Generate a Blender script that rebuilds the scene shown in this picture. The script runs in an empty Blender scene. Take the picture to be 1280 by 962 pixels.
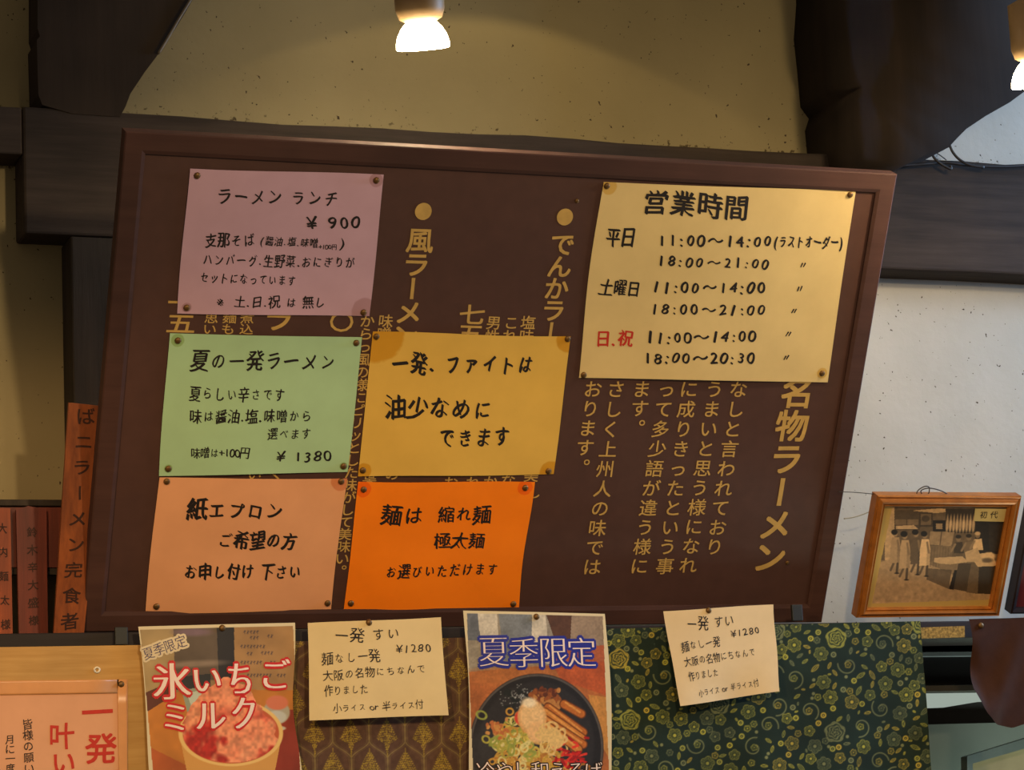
import bpy, bmesh, math, random
import numpy as np
from mathutils import Vector, Matrix

# ------------------------------------------------------------------ camera
# world: origin = lower left corner of the leaning menu board, X along the wall, Y into the wall, Z up
CAM = np.array([-0.7673, -3.7067, -0.3534])
R = np.array([[0.934192, 0.020489, 0.356183], [-0.353684, 0.184243, 0.91704], [-0.046835, -0.982667, 0.179365]])
FPX = 3285.0
col = bpy.context.scene.collection
cd = bpy.data.cameras.new('camera'); cam = bpy.data.objects.new('camera', cd); col.objects.link(cam)
cd.sensor_width = 36; cd.lens = FPX / 1280 * 36; cd.clip_start = 0.05
M = Matrix(((R[0, 0], -R[0, 1], -R[0, 2]), (R[1, 0], -R[1, 1], -R[1, 2]), (R[2, 0], -R[2, 1], -R[2, 2]))).to_4x4()
M.translation = Vector(CAM); cam.matrix_world = M
bpy.context.scene.camera = cam
vs = bpy.context.scene.view_settings
vs.view_transform = 'Standard'; vs.look = 'None'; vs.exposure = 0.32; vs.gamma = 1.0; vs.use_curve_mapping = False

def lin(c):
    return tuple(((v / 255) / 12.92 if v / 255 <= 0.04045 else ((v / 255 + 0.055) / 1.055) ** 2.4) for v in c[:3])

# ------------------------------------------------------------------ world and lights
w = bpy.data.worlds.new('room_ambient'); bpy.context.scene.world = w; w.use_nodes = True
w.node_tree.nodes['Background'].inputs[0].default_value = (1.0, 0.80, 0.60, 1)
w.node_tree.nodes['Background'].inputs[1].default_value = 0.16

def light(name, kind, loc, energy, color, size=0.03, target=None, **kw):
    l = bpy.data.lights.new(name, kind); l.energy = energy; l.color = color
    if kind == 'AREA':
        l.shape = 'RECTANGLE'; l.size = size; l.size_y = kw.get('size_y', size)
    else:
        l.shadow_soft_size = size
    if kind == 'SPOT':
        l.spot_size = kw['spot']; l.spot_blend = kw.get('blend', 0.05)
    o = bpy.data.objects.new(name, l); col.objects.link(o); o.location = loc
    if target is not None:
        o.rotation_euler = (Vector(target) - Vector(loc)).to_track_quat('-Z', 'Y').to_euler()
    return o
# daylight through the window far to the right
light('window_daylight', 'AREA', (3.1, -0.50, 0.85), 52, (0.38, 0.62, 1.0), 0.7, (1.6, 0.1, 0.30), size_y=0.7)
# warm shaded pendants of the dining room, outside the frame (their shades cut the light off above bulb height)
DOWN = lambda x, y: (x, y, -2)
light('pendant_bulb_front', 'SPOT', (-0.85, -1.9, 0.52), 56, (1.0, 0.63, 0.29), 0.05, DOWN(-0.85, -1.9), spot=math.pi, blend=0.12)
light('pendant_bulb_middle', 'SPOT', (0.45, -2.3, 0.85), 56, (1.0, 0.74, 0.43), 0.05, DOWN(0.45, -2.3), spot=math.pi, blend=0.10)
light('pendant_bulb_overhead', 'SPOT', (0.68, -0.17, 1.13), 1.25, (1.0, 0.74, 0.34), 0.012, DOWN(0.68, -0.17), spot=math.radians(127), blend=0.03)
light('kitchen_fill', 'AREA', (2.0, -0.02, -0.62), 6, (0.85, 1.0, 0.88), 0.5, (1.9, 0.4, -0.2), size_y=0.1)  # added fill light to brighten the kitchen opening, stands for no known lamp

# ------------------------------------------------------------------ geometry of the place
def ray(u, v): return R @ np.array([(u - 640) / FPX, (v - 481) / FPX, 1.0])
def hit(u, v, p, n):
    d = ray(u, v); return CAM + d * (((np.array(p) - CAM) @ n) / (d @ n))
def proj(P):
    q = (np.asarray(P) - CAM) @ R
    return 640 + FPX * q[..., 0] / q[..., 2], 481 + FPX * q[..., 1] / q[..., 2]
LEAN = math.radians(28)
class Plane:
    def __init__(s, p, e1, e2):
        s.p = np.array(p, float); s.e1 = np.array(e1, float); s.e2 = np.array(e2, float); s.n = np.cross(s.e1, s.e2)
    def uv(s, u, v):
        h = hit(u, v, s.p, s.n) - s.p; return np.array([h @ s.e1, h @ s.e2])
    def at(s, a, b, w=0.0):
        return s.p + np.multiply.outer(a, s.e1) + np.multiply.outer(b, s.e2) + np.multiply.outer(w, s.n) if np.ndim(a) else s.p + a * s.e1 + b * s.e2 + w * s.n
    def off(s, d): return Plane(s.p + d * s.n, s.e1, s.e2)
BV = (0, -math.sin(LEAN), math.cos(LEAN))
BOARD = Plane((0, 0, 0), (1, 0, 0), BV)             # front of the frame, normal towards the room
def VPL(y): return Plane((0, y, 0), (1, 0, 0), (0, 0, 1))
PANEL = BOARD.off(-0.0055)

# ------------------------------------------------------------------ helpers
def tag(o, label=None, cat=None, group=None, kind=None):
    if label: o['label'] = label
    if cat: o['category'] = cat
    if group: o['group'] = group
    if kind: o['kind'] = kind
    return o
def thing(name, loc, label, cat, group=None):
    o = bpy.data.objects.new(name, None); col.objects.link(o); o.location = loc; o.empty_display_size = 0.02
    return tag(o, label, cat, group)
def root_loc(p):
    v = Vector((0, 0, 0))
    while p is not None:
        v += p.location; p = p.parent
    return v
def mesh_obj(name, verts, faces, mat, parent=None, smooth=False, mats=None):
    verts = np.asarray(verts, float)
    if parent is not None:
        base = np.array(root_loc(parent)); loc = (0, 0, 0)
    else:
        base = verts.mean(0); loc = tuple(base)
    me = bpy.data.meshes.new(name); me.from_pydata((verts - base).tolist(), [], [tuple(int(i) for i in f) for f in faces])
    me.update()
    o = bpy.data.objects.new(name, me); col.objects.link(o); o.location = loc
    if parent is not None: o.parent = parent
    for m in (mats or [mat]): me.materials.append(m)
    if smooth: me.polygons.foreach_set('use_smooth', [True] * len(me.polygons))
    return o
def bm_obj(name, bm, mat, parent=None, smooth=False):
    bmesh.ops.recalc_face_normals(bm, faces=bm.faces)
    bm.verts.index_update()
    v = [tuple(x.co) for x in bm.verts]; f = [[x.index for x in p.verts] for p in bm.faces]; bm.free()
    return mesh_obj(name, v, f, mat, parent, smooth)
def bevel(bm, d, seg=2, ang=0.5):
    es = [e for e in bm.edges if len(e.link_faces) == 2 and e.calc_face_angle(0) > ang]
    if d > 0: bmesh.ops.bevel(bm, geom=es, offset=d, segments=seg, affect='EDGES', profile=0.5)
def box(name, x0, x1, y0, y1, z0, z1, mat, parent=None, bv=0.002, rough=0.0, seed=0):
    bm = bmesh.new(); bmesh.ops.create_cube(bm, size=1)
    for v in bm.verts: v.co = Vector((x0 + (v.co.x + .5) * (x1 - x0), y0 + (v.co.y + .5) * (y1 - y0), z0 + (v.co.z + .5) * (z1 - z0)))
    if rough:
        bmesh.ops.subdivide_edges(bm, edges=[e for e in bm.edges if e.calc_length() > 0.3], cuts=40, use_grid_fill=True)
        rnd = random.Random(seed); ph = [rnd.uniform(0, 6) for _ in range(6)]
        for v in bm.verts:
            x = v.co.x
            k = math.sin(x * 9 + ph[0]) * .45 + math.sin(x * 23 + ph[1]) * .3 + math.sin(x * 61 + ph[2]) * .2
            v.co.z += rough * k * (1 if v.co.z > (z0 + z1) / 2 else 0.4)
    bevel(bm, bv, 2, 0.7)
    return bm_obj(name, bm, mat, parent)
def prism_px(name, plane, pts, depth, mat, parent=None, bv=0.004, seg=3, smooth=False):
    """outline given where it is seen, set on its own plane in the room, extruded back by depth"""
    uv = [plane.uv(*p) for p in pts]
    bm = bmesh.new()
    f = [bm.verts.new(plane.at(a, b, 0.0)) for a, b in uv]; g = [bm.verts.new(plane.at(a, b, -depth)) for a, b in uv]
    bm.faces.new(f); bm.faces.new(g[::-1]); n = len(f)
    for i in range(n): bm.faces.new((f[i], g[i], g[(i + 1) % n], f[(i + 1) % n]))
    bevel(bm, bv, seg, 0.25 if seg > 3 else 0.6)
    bmesh.ops.triangulate(bm, faces=[p for p in bm.faces if len(p.verts) > 4])
    return bm_obj(name, bm, mat, parent, smooth)
def plane_box(name, plane, a0, a1, b0, b1, w0, w1, mat, parent=None, bv=0.0015):
    bm = bmesh.new(); bmesh.ops.create_cube(bm, size=1)
    for v in bm.verts:
        v.co = Vector(plane.at(a0 + (v.co.x + .5) * (a1 - a0), b0 + (v.co.y + .5) * (b1 - b0), w0 + (v.co.z + .5) * (w1 - w0)))
    bevel(bm, bv, 2, 0.7)
    return bm_obj(name, bm, mat, parent)
def tube(name, pts, r, mat, parent=None, res=8, sub=6):
    P = [np.array(p, float) for p in pts]; Q = []
    for i in range(len(P) - 1):
        a = P[max(i - 1, 0)]; b = P[i]; c = P[i + 1]; d = P[min(i + 2, len(P) - 1)]
        for k in range(sub):
            t = k / sub
            Q.append(0.5 * ((2 * b) + (c - a) * t + (2 * a - 5 * b + 4 * c - d) * t * t + (3 * b - a - 3 * c + d) * t ** 3))
    Q.append(P[-1]); vs_, fs = [], []
    for i, q in enumerate(Q):
        t = Q[min(i + 1, len(Q) - 1)] - Q[max(i - 1, 0)]; t /= np.linalg.norm(t)
        u = np.cross(t, (0.13, 0.97, 0.2)); u /= np.linalg.norm(u); x = np.cross(t, u)
        for k in range(res):
            an = 2 * math.pi * k / res; vs_.append(q + r * (math.cos(an) * u + math.sin(an) * x))
    for i in range(len(Q) - 1):
        for k in range(res): fs.append((i * res + k, i * res + (k + 1) % res, (i + 1) * res + (k + 1) % res, (i + 1) * res + k))
    fs.append(tuple(range(res))[::-1]); fs.append(tuple(len(Q) * res - res + k for k in range(res)))
    return mesh_obj(name, vs_, fs, mat, parent, True)
def lathe(prof, seg=28):
    vs_, fs = [], []
    for r, z in prof:
        for k in range(seg): an = 2 * math.pi * k / seg; vs_.append((r * math.cos(an), r * math.sin(an), z))
    for i in range(len(prof) - 1):
        for k in range(seg): fs.append((i * seg + k, i * seg + (k + 1) % seg, (i + 1) * seg + (k + 1) % seg, (i + 1) * seg + k))
    return vs_, fs

# ------------------------------------------------------------------ materials
class NB:
    def __init__(s, name, rough=0.7, spec=0.3, metallic=0.0):
        s.m = bpy.data.materials.new(name); s.m.use_nodes = True; s.t = s.m.node_tree; s.b = s.t.nodes['Principled BSDF']
        s.b.inputs['Roughness'].default_value = rough; s.b.inputs['Specular IOR Level'].default_value = spec; s.b.inputs['Metallic'].default_value = metallic
    def n(s, k, **kw):
        x = s.t.nodes.new(k)
        for a, v in kw.items(): setattr(x, a, v)
        return x
    def l(s, a, b): s.t.links.new(a, b)
    def coord(s, scale=(1, 1, 1), src='Object'):
        c = s.n('ShaderNodeTexCoord'); m = s.n('ShaderNodeMapping'); m.inputs['Scale'].default_value = scale
        s.l(c.outputs[src], m.inputs['Vector']); return m.outputs[0]
    def noise(s, vec, scale, detail=4, rough=0.55):
        x = s.n('ShaderNodeTexNoise'); x.inputs['Scale'].default_value = scale; x.inputs['Detail'].default_value = detail; x.inputs['Roughness'].default_value = rough
        s.l(vec, x.inputs['Vector']); return x.outputs['Fac']
    def ramp(s, fac, stops):
        x = s.n('ShaderNodeValToRGB'); e = x.color_ramp.elements
        while len(e) < len(stops): e.new(0.5)
        for i, (p, c) in enumerate(stops): e[i].position = p; e[i].color = (*c, 1)
        s.l(fac, x.inputs[0]); return x.outputs[0]
    def mix(s, fac, a, b, mode='MIX'):
        x = s.n('ShaderNodeMix', data_type='RGBA', blend_type=mode)
        if isinstance(fac, float): x.inputs['Factor'].default_value = fac
        else: s.l(fac, x.inputs['Factor'])
        for i, v in (('A', a), ('B', b)):
            k = [q for q in x.inputs if q.name == i and q.type == 'RGBA'][0]
            if isinstance(v, tuple): k.default_value = (*v[:3], 1)
            else: s.l(v, k)
        return [q for q in x.outputs if q.type == 'RGBA'][0]
    def bump(s, fac, strength=0.3, dist=0.002):
        x = s.n('ShaderNodeBump'); x.inputs['Strength'].default_value = strength; x.inputs['Distance'].default_value = dist
        s.l(fac, x.inputs['Height']); s.l(x.outputs[0], s.b.inputs['Normal'])
    def color(s, c):
        if isinstance(c, tuple): s.b.inputs['Base Color'].default_value = (*c[:3], 1)
        else: s.l(c, s.b.inputs['Base Color'])
        return s.m
def wood(name, c1, c2, axis='x', rough=0.6, spec=0.3, fine=90, bump=0.3):
    b = NB(name, rough, spec); sc = {'x': (0.06, 1, 1), 'z': (1, 1, 0.06)}[axis]
    v = b.coord(sc); n1 = b.noise(v, fine, 5, 0.65); n2 = b.noise(b.coord((1, 1, 1)), 5, 3)
    c = b.ramp(n1, [(0.3, lin(c1)), (0.7, lin(c2))]); c = b.mix(n2, c, lin(tuple(x * .75 for x in c1)), 'MIX') if False else c
    d = b.ramp(n2, [(0.3, (0.7, 0.7, 0.7)), (0.7, (1.15, 1.12, 1.1))]); c = b.mix(1.0, c, d, 'MULTIPLY')
    b.bump(n1, bump, 0.0015); return b.color(c)
def flat(name, c, rough=0.6, spec=0.3, metallic=0.0, var=0.12, scale=30, bump=0.0):
    b = NB(name, rough, spec, metallic); n = b.noise(b.coord(), scale, 4)
    cc = b.mix(1.0, lin(c), b.ramp(n, [(0.25, (1 - var,) * 3), (0.75, (1 + var,) * 3)]), 'MULTIPLY')
    if bump: b.bump(n, bump, 0.002)
    return b.color(cc)
def vcol(name, rough=0.5, spec=0.3, coat=0.0, bumps=0.0):
    b = NB(name, rough, spec); a = b.n('ShaderNodeVertexColor', layer_name='Col'); b.b.inputs['Coat Weight'].default_value = coat
    b.b.inputs['Coat Roughness'].default_value = 0.12
    if bumps: b.bump(b.noise(b.coord(), 900, 2), bumps, 0.0006)
    return b.color(a.outputs[0])
def paper_mat(name, c, stains=(), stain=(0.72, 0.62, 0.40), rough=0.75):
    b = NB(name, rough, 0.25); n = b.noise(b.coord(), 14, 5); f = b.noise(b.coord(), 700, 2)
    cc = b.mix(1.0, lin(c), b.ramp(n, [(0.3, (0.93, 0.92, 0.90)), (0.7, (1.04, 1.04, 1.03))]), 'MULTIPLY')
    for (p, r) in stains:
        co = b.n('ShaderNodeTexCoord'); d = b.n('ShaderNodeVectorMath', operation='DISTANCE'); b.l(co.outputs['Object'], d.inputs[0]); d.inputs[1].default_value = p
        wob = b.n('ShaderNodeMath', operation='MULTIPLY_ADD'); b.l(b.noise(b.coord(), 60, 2), wob.inputs[0]); wob.inputs[1].default_value = r * 0.3; b.l(d.outputs['Value'], wob.inputs[2])
        mr = b.n('ShaderNodeMapRange'); mr.inputs['From Min'].default_value = r * 1.08; mr.inputs['From Max'].default_value = r * 1.2; mr.inputs['To Min'].default_value = 1; mr.inputs['To Max'].default_value = 0
        b.l(wob.outputs[0], mr.inputs['Value']); cc = b.mix(mr.outputs[0], cc, b.mix(1.0, cc, tuple(stain), 'MULTIPLY'))
    b.bump(f, 0.06, 0.0004)
    b.b.inputs['Subsurface Weight'].default_value = 0.0
    return b.color(cc)

def plaster_mat(name, c):
    b = NB(name, 0.85, 0.2); o = b.coord()
    n = b.noise(o, 3.5, 5); n2 = b.noise(o, 70, 4)
    cc = b.mix(1.0, lin(c), b.ramp(n, [(0.3, (0.84, 0.83, 0.80)), (0.7, (1.06, 1.05, 1.04))]), 'MULTIPLY')
    sp = b.noise(o, 150, 2, 0.4); cc = b.mix(b.ramp(sp, [(0.735, (0, 0, 0)), (0.76, (1, 1, 1))]), cc, lin((62, 50, 34)))
    # mildew above the beam (z just above .78)
    g = b.n('ShaderNodeNewGeometry'); sx = b.n('ShaderNodeSeparateXYZ'); b.l(g.outputs['Position'], sx.inputs[0])
    m1 = b.n('ShaderNodeMapRange'); m1.inputs['From Min'].default_value = 0.775; m1.inputs['From Max'].default_value = 0.835; m1.inputs['To Min'].default_value = 0.235; m1.inputs['To Max'].default_value = 0.0
    b.l(sx.outputs[2], m1.inputs['Value'])
    ad = b.n('ShaderNodeMath', operation='ADD'); b.l(b.noise(o, 95, 4, 0.6), ad.inputs[0]); b.l(m1.outputs[0], ad.inputs[1])
    lt = b.n('ShaderNodeMath', operation='GREATER_THAN'); b.l(sx.outputs[2], lt.inputs[0]); lt.inputs[1].default_value = 0.7
    mu = b.n('ShaderNodeMath', operation='MULTIPLY'); b.l(b.ramp(ad.outputs[0], [(0.72, (0, 0, 0)), (0.80, (1, 1, 1))]), mu.inputs[0]); b.l(lt.outputs[0], mu.inputs[1])
    cc = b.mix(mu.outputs[0], cc, lin((70, 58, 36)))
    b.bump(n2, 0.25, 0.002); return b.color(cc)
M_PLASTER = plaster_mat('cream_plaster', (182, 178, 166)); M_PLASTER_DIM = plaster_mat('dim_lamplit_plaster', (146, 134, 100))  # second plaster is a dimmed copy: lamp cutoff and yellow lamplight put into its colour
M_BEAM = wood('smoked_beam', (46, 39, 34), (64, 55, 48), 'x', 0.8, 0.15, 60, 0.5)
M_POST = wood('smoked_post', (38, 32, 26), (58, 49, 41), 'z', 0.65, 0.25, 60, 0.5)
M_BRACE = wood('smoked_log', (46, 39, 33), (56, 47, 39), 'z', 0.9, 0.1, 22, 0.5); M_LOG = wood('sooty_log', (34, 29, 25), (45, 37, 31), 'z', 0.9, 0.1, 18, 0.5)
M_BOARD = flat('oxblood_panel', (78, 52, 44), 0.5, 0.4, 0, 0.10, 40, 0.05)
M_FRAME = wood('oxblood_frame', (66, 42, 36), (78, 52, 44), 'x', 0.72, 0.25, 50, 0.15)
M_GOLD = flat('gold_paint', (196, 160, 88), 0.5, 0.4, 0, 0.14, 60)
M_INK = flat('black_marker_ink', (34, 28, 26), 0.6, 0.3, 0, 0.15, 200)
M_REDINK = flat('red_marker_ink', (196, 50, 34), 0.6, 0.3, 0, 0.1, 200)
M_BRASS = flat('aged_brass', (112, 82, 42), 0.45, 0.5, 0.6, 0.3, 300)
M_IRON = flat('dark_iron', (60, 52, 46), 0.45, 0.5, 0.5, 0.2)
M_CABLE = flat('black_cable', (34, 30, 28), 0.5, 0.4)
M_KRAFT = wood('pale_plywood', (186, 140, 72), (206, 164, 96), 'x', 0.6, 0.3, 120, 0.15)

# ------------------------------------------------------------------ lettering
_gc = {}
def glyph(ch, thin=0.0):
    k = (ch, thin)
    if k in _gc: return _gc[k]
    c = bpy.data.curves.new('g', 'FONT'); c.body = ch; c.resolution_u = 3; c.offset = -thin
    o = bpy.data.objects.new('g', c); col.objects.link(o)
    dg = bpy.context.evaluated_depsgraph_get(); me = bpy.data.meshes.new_from_object(o.evaluated_get(dg))
    v = np.array([q.co[:2] for q in me.vertices]) if len(me.vertices) else np.zeros((0, 2))
    f = [tuple(p.vertices) for p in me.polygons]
    bpy.data.objects.remove(o); bpy.data.curves.remove(c); bpy.data.meshes.remove(me)
    _gc[k] = (v, f); return _gc[k]
def half(ch): return ord(ch) < 0x2000
class Ink:
    """collects glyphs laid on a sheet (plane coords) into one mesh"""
    def __init__(s, surf, seed=1, jit=1.0): s.sf = surf; s.v = []; s.f = []; s.r = random.Random(seed); s.j = jit
    def put(s, ch, c, ex, ey, off=0.0, shear=0.0, rot90=False, w=0.0004, nib=None, thin=0.0):
        v, f = glyph(ch, thin)
        if not len(v): return
        if ch in '0123456789:¥or+()': off = off * 1.0 + 0.004
        x = v[:, 0].copy(); y = v[:, 1].copy()
        if half(ch): x = x - (x.min() + x.max()) / 2; y = y - 0.36
        else: x = x - 0.5; y = y - 0.38
        if rot90: x, y = y, -x
        j = s.j; r = s.r
        if j:
            a = (.03 + r.uniform(-.085, .085)) * j; k = 1 + r.uniform(-.07, .07) * j; x, y = k * (x * math.cos(a) - y * math.sin(a)), k * (x * math.sin(a) + y * math.cos(a))
            p = [r.uniform(0, 6.3) for _ in range(4)]
            x2 = x + j * (.022 * np.sin(5 * y + p[0]) + .012 * np.sin(11 * x + p[1])); y2 = y + j * (.03 * np.sin(4.5 * x + p[2]) + .012 * np.sin(10 * y + p[3])); x, y = x2, y2
        x = x + shear * y
        P = np.array(c)[None] + x[:, None] * ex[None] + y[:, None] * ey[None]
        rad = abs(off); n = 0 if rad < 0.004 else (4 if rad < 0.035 else (8 if rad < .1 else 14)); em = np.linalg.norm(ey)
        for k in range(max(n, 1)):
            an = 2 * math.pi * (k + .5) / max(n, 1)
            dx, dy = (rad * em * math.cos(an), rad * em * math.sin(an)) if n else (0, 0)
            if nib is not None: t_ = (k / max(n - 1, 1) - .5) * 2 * rad * em; dx, dy = t_ * math.cos(nib), t_ * math.sin(nib)
            b = len(s.v); s.v.extend(s.sf.pos(P[:, 0] + dx, P[:, 1] + dy, w + k * 4e-6)); s.f.extend([tuple(i + b for i in q) for q in f])
    def line(s, txt, p0, p1, h, off=0.01, shear=0.06, w=0.0004):
        A = s.sf.uv(*p0); B = s.sf.uv(*p1); d = B - A; L = np.linalg.norm(d); e = d / L
        up = s.sf.uv(p0[0], p0[1] - h) - A; ey0 = up * 1.14                      # em height in plane units
        e_up = np.array([-e[1], e[0]]); ey = e_up * np.linalg.norm(ey0)
        ws = [0.56 if half(c) and c not in ' .:' else (0.42 if c in ' .:' else 1.0) for c in txt]
        tot = sum(ws); u = L / tot; x = 0
        for c, wd in zip(txt, ws):
            cc = A + e * (x + wd / 2) * u + e_up * s.r.uniform(-.03, .03) * s.j * np.linalg.norm(ey)
            wx = min(u * .95, np.linalg.norm(ey) * 1.1) * (.84 if c == '一' else 1) if not half(c) else min(u * 1.25, np.linalg.norm(ey) * 1.15)
            ks = 0.86 if 0x3040 <= ord(c) <= 0x30FF and c != 'ー' else (1.06 if ord(c) > 0x4000 else 1.0); ks *= 1 + s.r.uniform(-.07, .07) * s.j
            if c != ' ': s.put(c, cc, e * wx * ks, ey * ks, off * 1.5, shear + s.r.uniform(-.05, .05) * s.j, w=w, nib=math.radians(-38) if s.j > .5 else None, thin=0.010 if s.j > .5 else 0.0)
            x += wd
    def col_(s, txt, p0, p1, h, wd=None, off=0.02, w=0.0004, shear=0.0):
        """vertical writing; p0, p1 are the centres of the first and last characters"""
        A = s.sf.uv(*p0); B = s.sf.uv(*p1); n = len(txt)
        ey = (s.sf.uv(p0[0], p0[1] - h) - A) * 1.12; ey = np.linalg.norm(ey) * np.array([0.0, 1.0])
        ex = np.linalg.norm(s.sf.uv(p0[0] + (wd or h), p0[1]) - A) * 1.12 * np.array([1.0, 0.0])
        for i, c in enumerate(txt):
            cc = A + (B - A) * (i / max(n - 1, 1))
            if c in '。、': cc = cc + 0.5 * ex + 0.55 * ey
            s.put(c, cc, ex, ey, off, shear, rot90=(c in 'ー〜'), w=w)
    def build(s, name, mat, parent, label=None):
        if not s.v: return
        o = mesh_obj(name, s.v, s.f, mat, parent); 
        if label: o['label'] = label
        return o

# ------------------------------------------------------------------ sheets
class Sheet:
    def __init__(s, plane, px, bulge=0.003, curl=0.0, seed=0, edge=None):
        s.pl = plane; s.c = [plane.uv(*p) for p in px]      # TL TR BR BL
        s.O = s.c[3]; s.W = np.linalg.norm(s.c[2] - s.c[3]); s.H = np.linalg.norm(s.c[0] - s.c[3]); s.bulge = bulge; s.curl = curl
        r = random.Random(seed); s.ph = [r.uniform(0, 6.3) for _ in range(4)]; s.edge = edge
    def uv(s, u, v): return s.pl.uv(u, v)
    def st(s, a, b):
        # inverse bilinear, two fixed-point rounds
        TL, TR, BR, BL = s.c; sx = np.full_like(a, .5, dtype=float); ty = np.full_like(a, .5, dtype=float)
        for _ in range(6):
            L = BL[0] + (TL[0] - BL[0]) * ty; Rr = BR[0] + (TR[0] - BR[0]) * ty; sx = (a - L) / (Rr - L)
            D = BL[1] + (BR[1] - BL[1]) * sx; U = TL[1] + (TR[1] - TL[1]) * sx; ty = (b - D) / (U - D)
        return sx, ty
    def w(s, sx, ty):
        x = np.clip(sx, -.1, 1.1); y = np.clip(ty, -.1, 1.1)
        q = s.bulge * (0.55 + 0.45 * np.sin(2.2 * math.pi * x * 0.5 + s.ph[0] * .3)) * (np.sin(math.pi * np.clip(x, 0, 1)) * (1.0 + 0.5 * (1 - y)) * 0.8 + 0.25 * np.sin(3 * math.pi * y + s.ph[1]) * np.sin(math.pi * np.clip(x, 0, 1)))
        q = q + s.curl * (1 - y) ** 2 * (0.5 + 0.5 * np.cos(2 * math.pi * x + s.ph[2] * 0 ))
        return q + 0.0012
    def pos(s, a, b, extra=0.0):
        a = np.asarray(a, float); b = np.asarray(b, float); sx, ty = s.st(a, b); return list(s.pl.at(a, b, s.w(sx, ty) + extra))
    def mesh(s, name, mat, parent, nx=36, ny=28, art=None, shape=None, thick=0):
        X, Y = np.meshgrid(np.linspace(0, 1, nx + 1), np.linspace(1, 0, ny + 1)); TL, TR, BR, BL = s.c
        if shape: X2, Y2 = shape(X, Y)
        else: X2, Y2 = X, Y
        P = ((1 - X2) * Y2)[..., None] * TL + (X2 * Y2)[..., None] * TR + (X2 * (1 - Y2))[..., None] * BR + ((1 - X2) * (1 - Y2))[..., None] * BL
        V = s.pl.at(P[..., 0].ravel(), P[..., 1].ravel(), s.w(X.ravel(), Y.ravel()))
        i = np.arange((nx + 1) * (ny + 1)).reshape(ny + 1, nx + 1)
        F = np.stack([i[1:, :-1], i[1:, 1:], i[:-1, 1:], i[:-1, :-1]], -1).reshape(-1, 4)
        o = grid_obj(name, V, F, mat, parent)
        if art is not None:
            flatP = s.pl.at(P[..., 0].ravel(), P[..., 1].ravel(), np.zeros(P[..., 0].size)); ux, uy = proj(flatP)
            paint(o, art(ux, uy))
        if thick:
            md = o.modifiers.new('thickness', 'SOLIDIFY'); md.thickness = thick; md.offset = -1
        return o
def grid_obj(name, V, F, mat, parent):
    V = np.asarray(V); base = np.array(root_loc(parent)) if parent is not None else V.mean(0)
    me = bpy.data.meshes.new(name); me.vertices.add(len(V)); me.vertices.foreach_set('co', (V - base).astype(np.float32).ravel())
    me.loops.add(F.size); me.loops.foreach_set('vertex_index', F.astype(np.int32).ravel())
    me.polygons.add(len(F)); me.polygons.foreach_set('loop_start', (np.arange(len(F)) * 4).astype(np.int32)); me.polygons.foreach_set('use_smooth', np.ones(len(F), bool))
    me.update(calc_edges=True); me.materials.append(mat)
    o = bpy.data.objects.new(name, me); col.objects.link(o)
    if parent is not None: o.parent = parent
    else: o.location = tuple(base)
    return o
def srgb2lin(a):
    a = np.clip(a, 0, 255) / 255; return np.where(a <= 0.04045, a / 12.92, ((a + 0.055) / 1.055) ** 2.4)
def paint(o, rgb):
    at = o.data.color_attributes.new('Col', 'FLOAT_COLOR', 'POINT')
    at.data.foreach_set('color', np.concatenate([srgb2lin(rgb), np.ones((len(rgb), 1))], 1).astype(np.float32).ravel())

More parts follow.
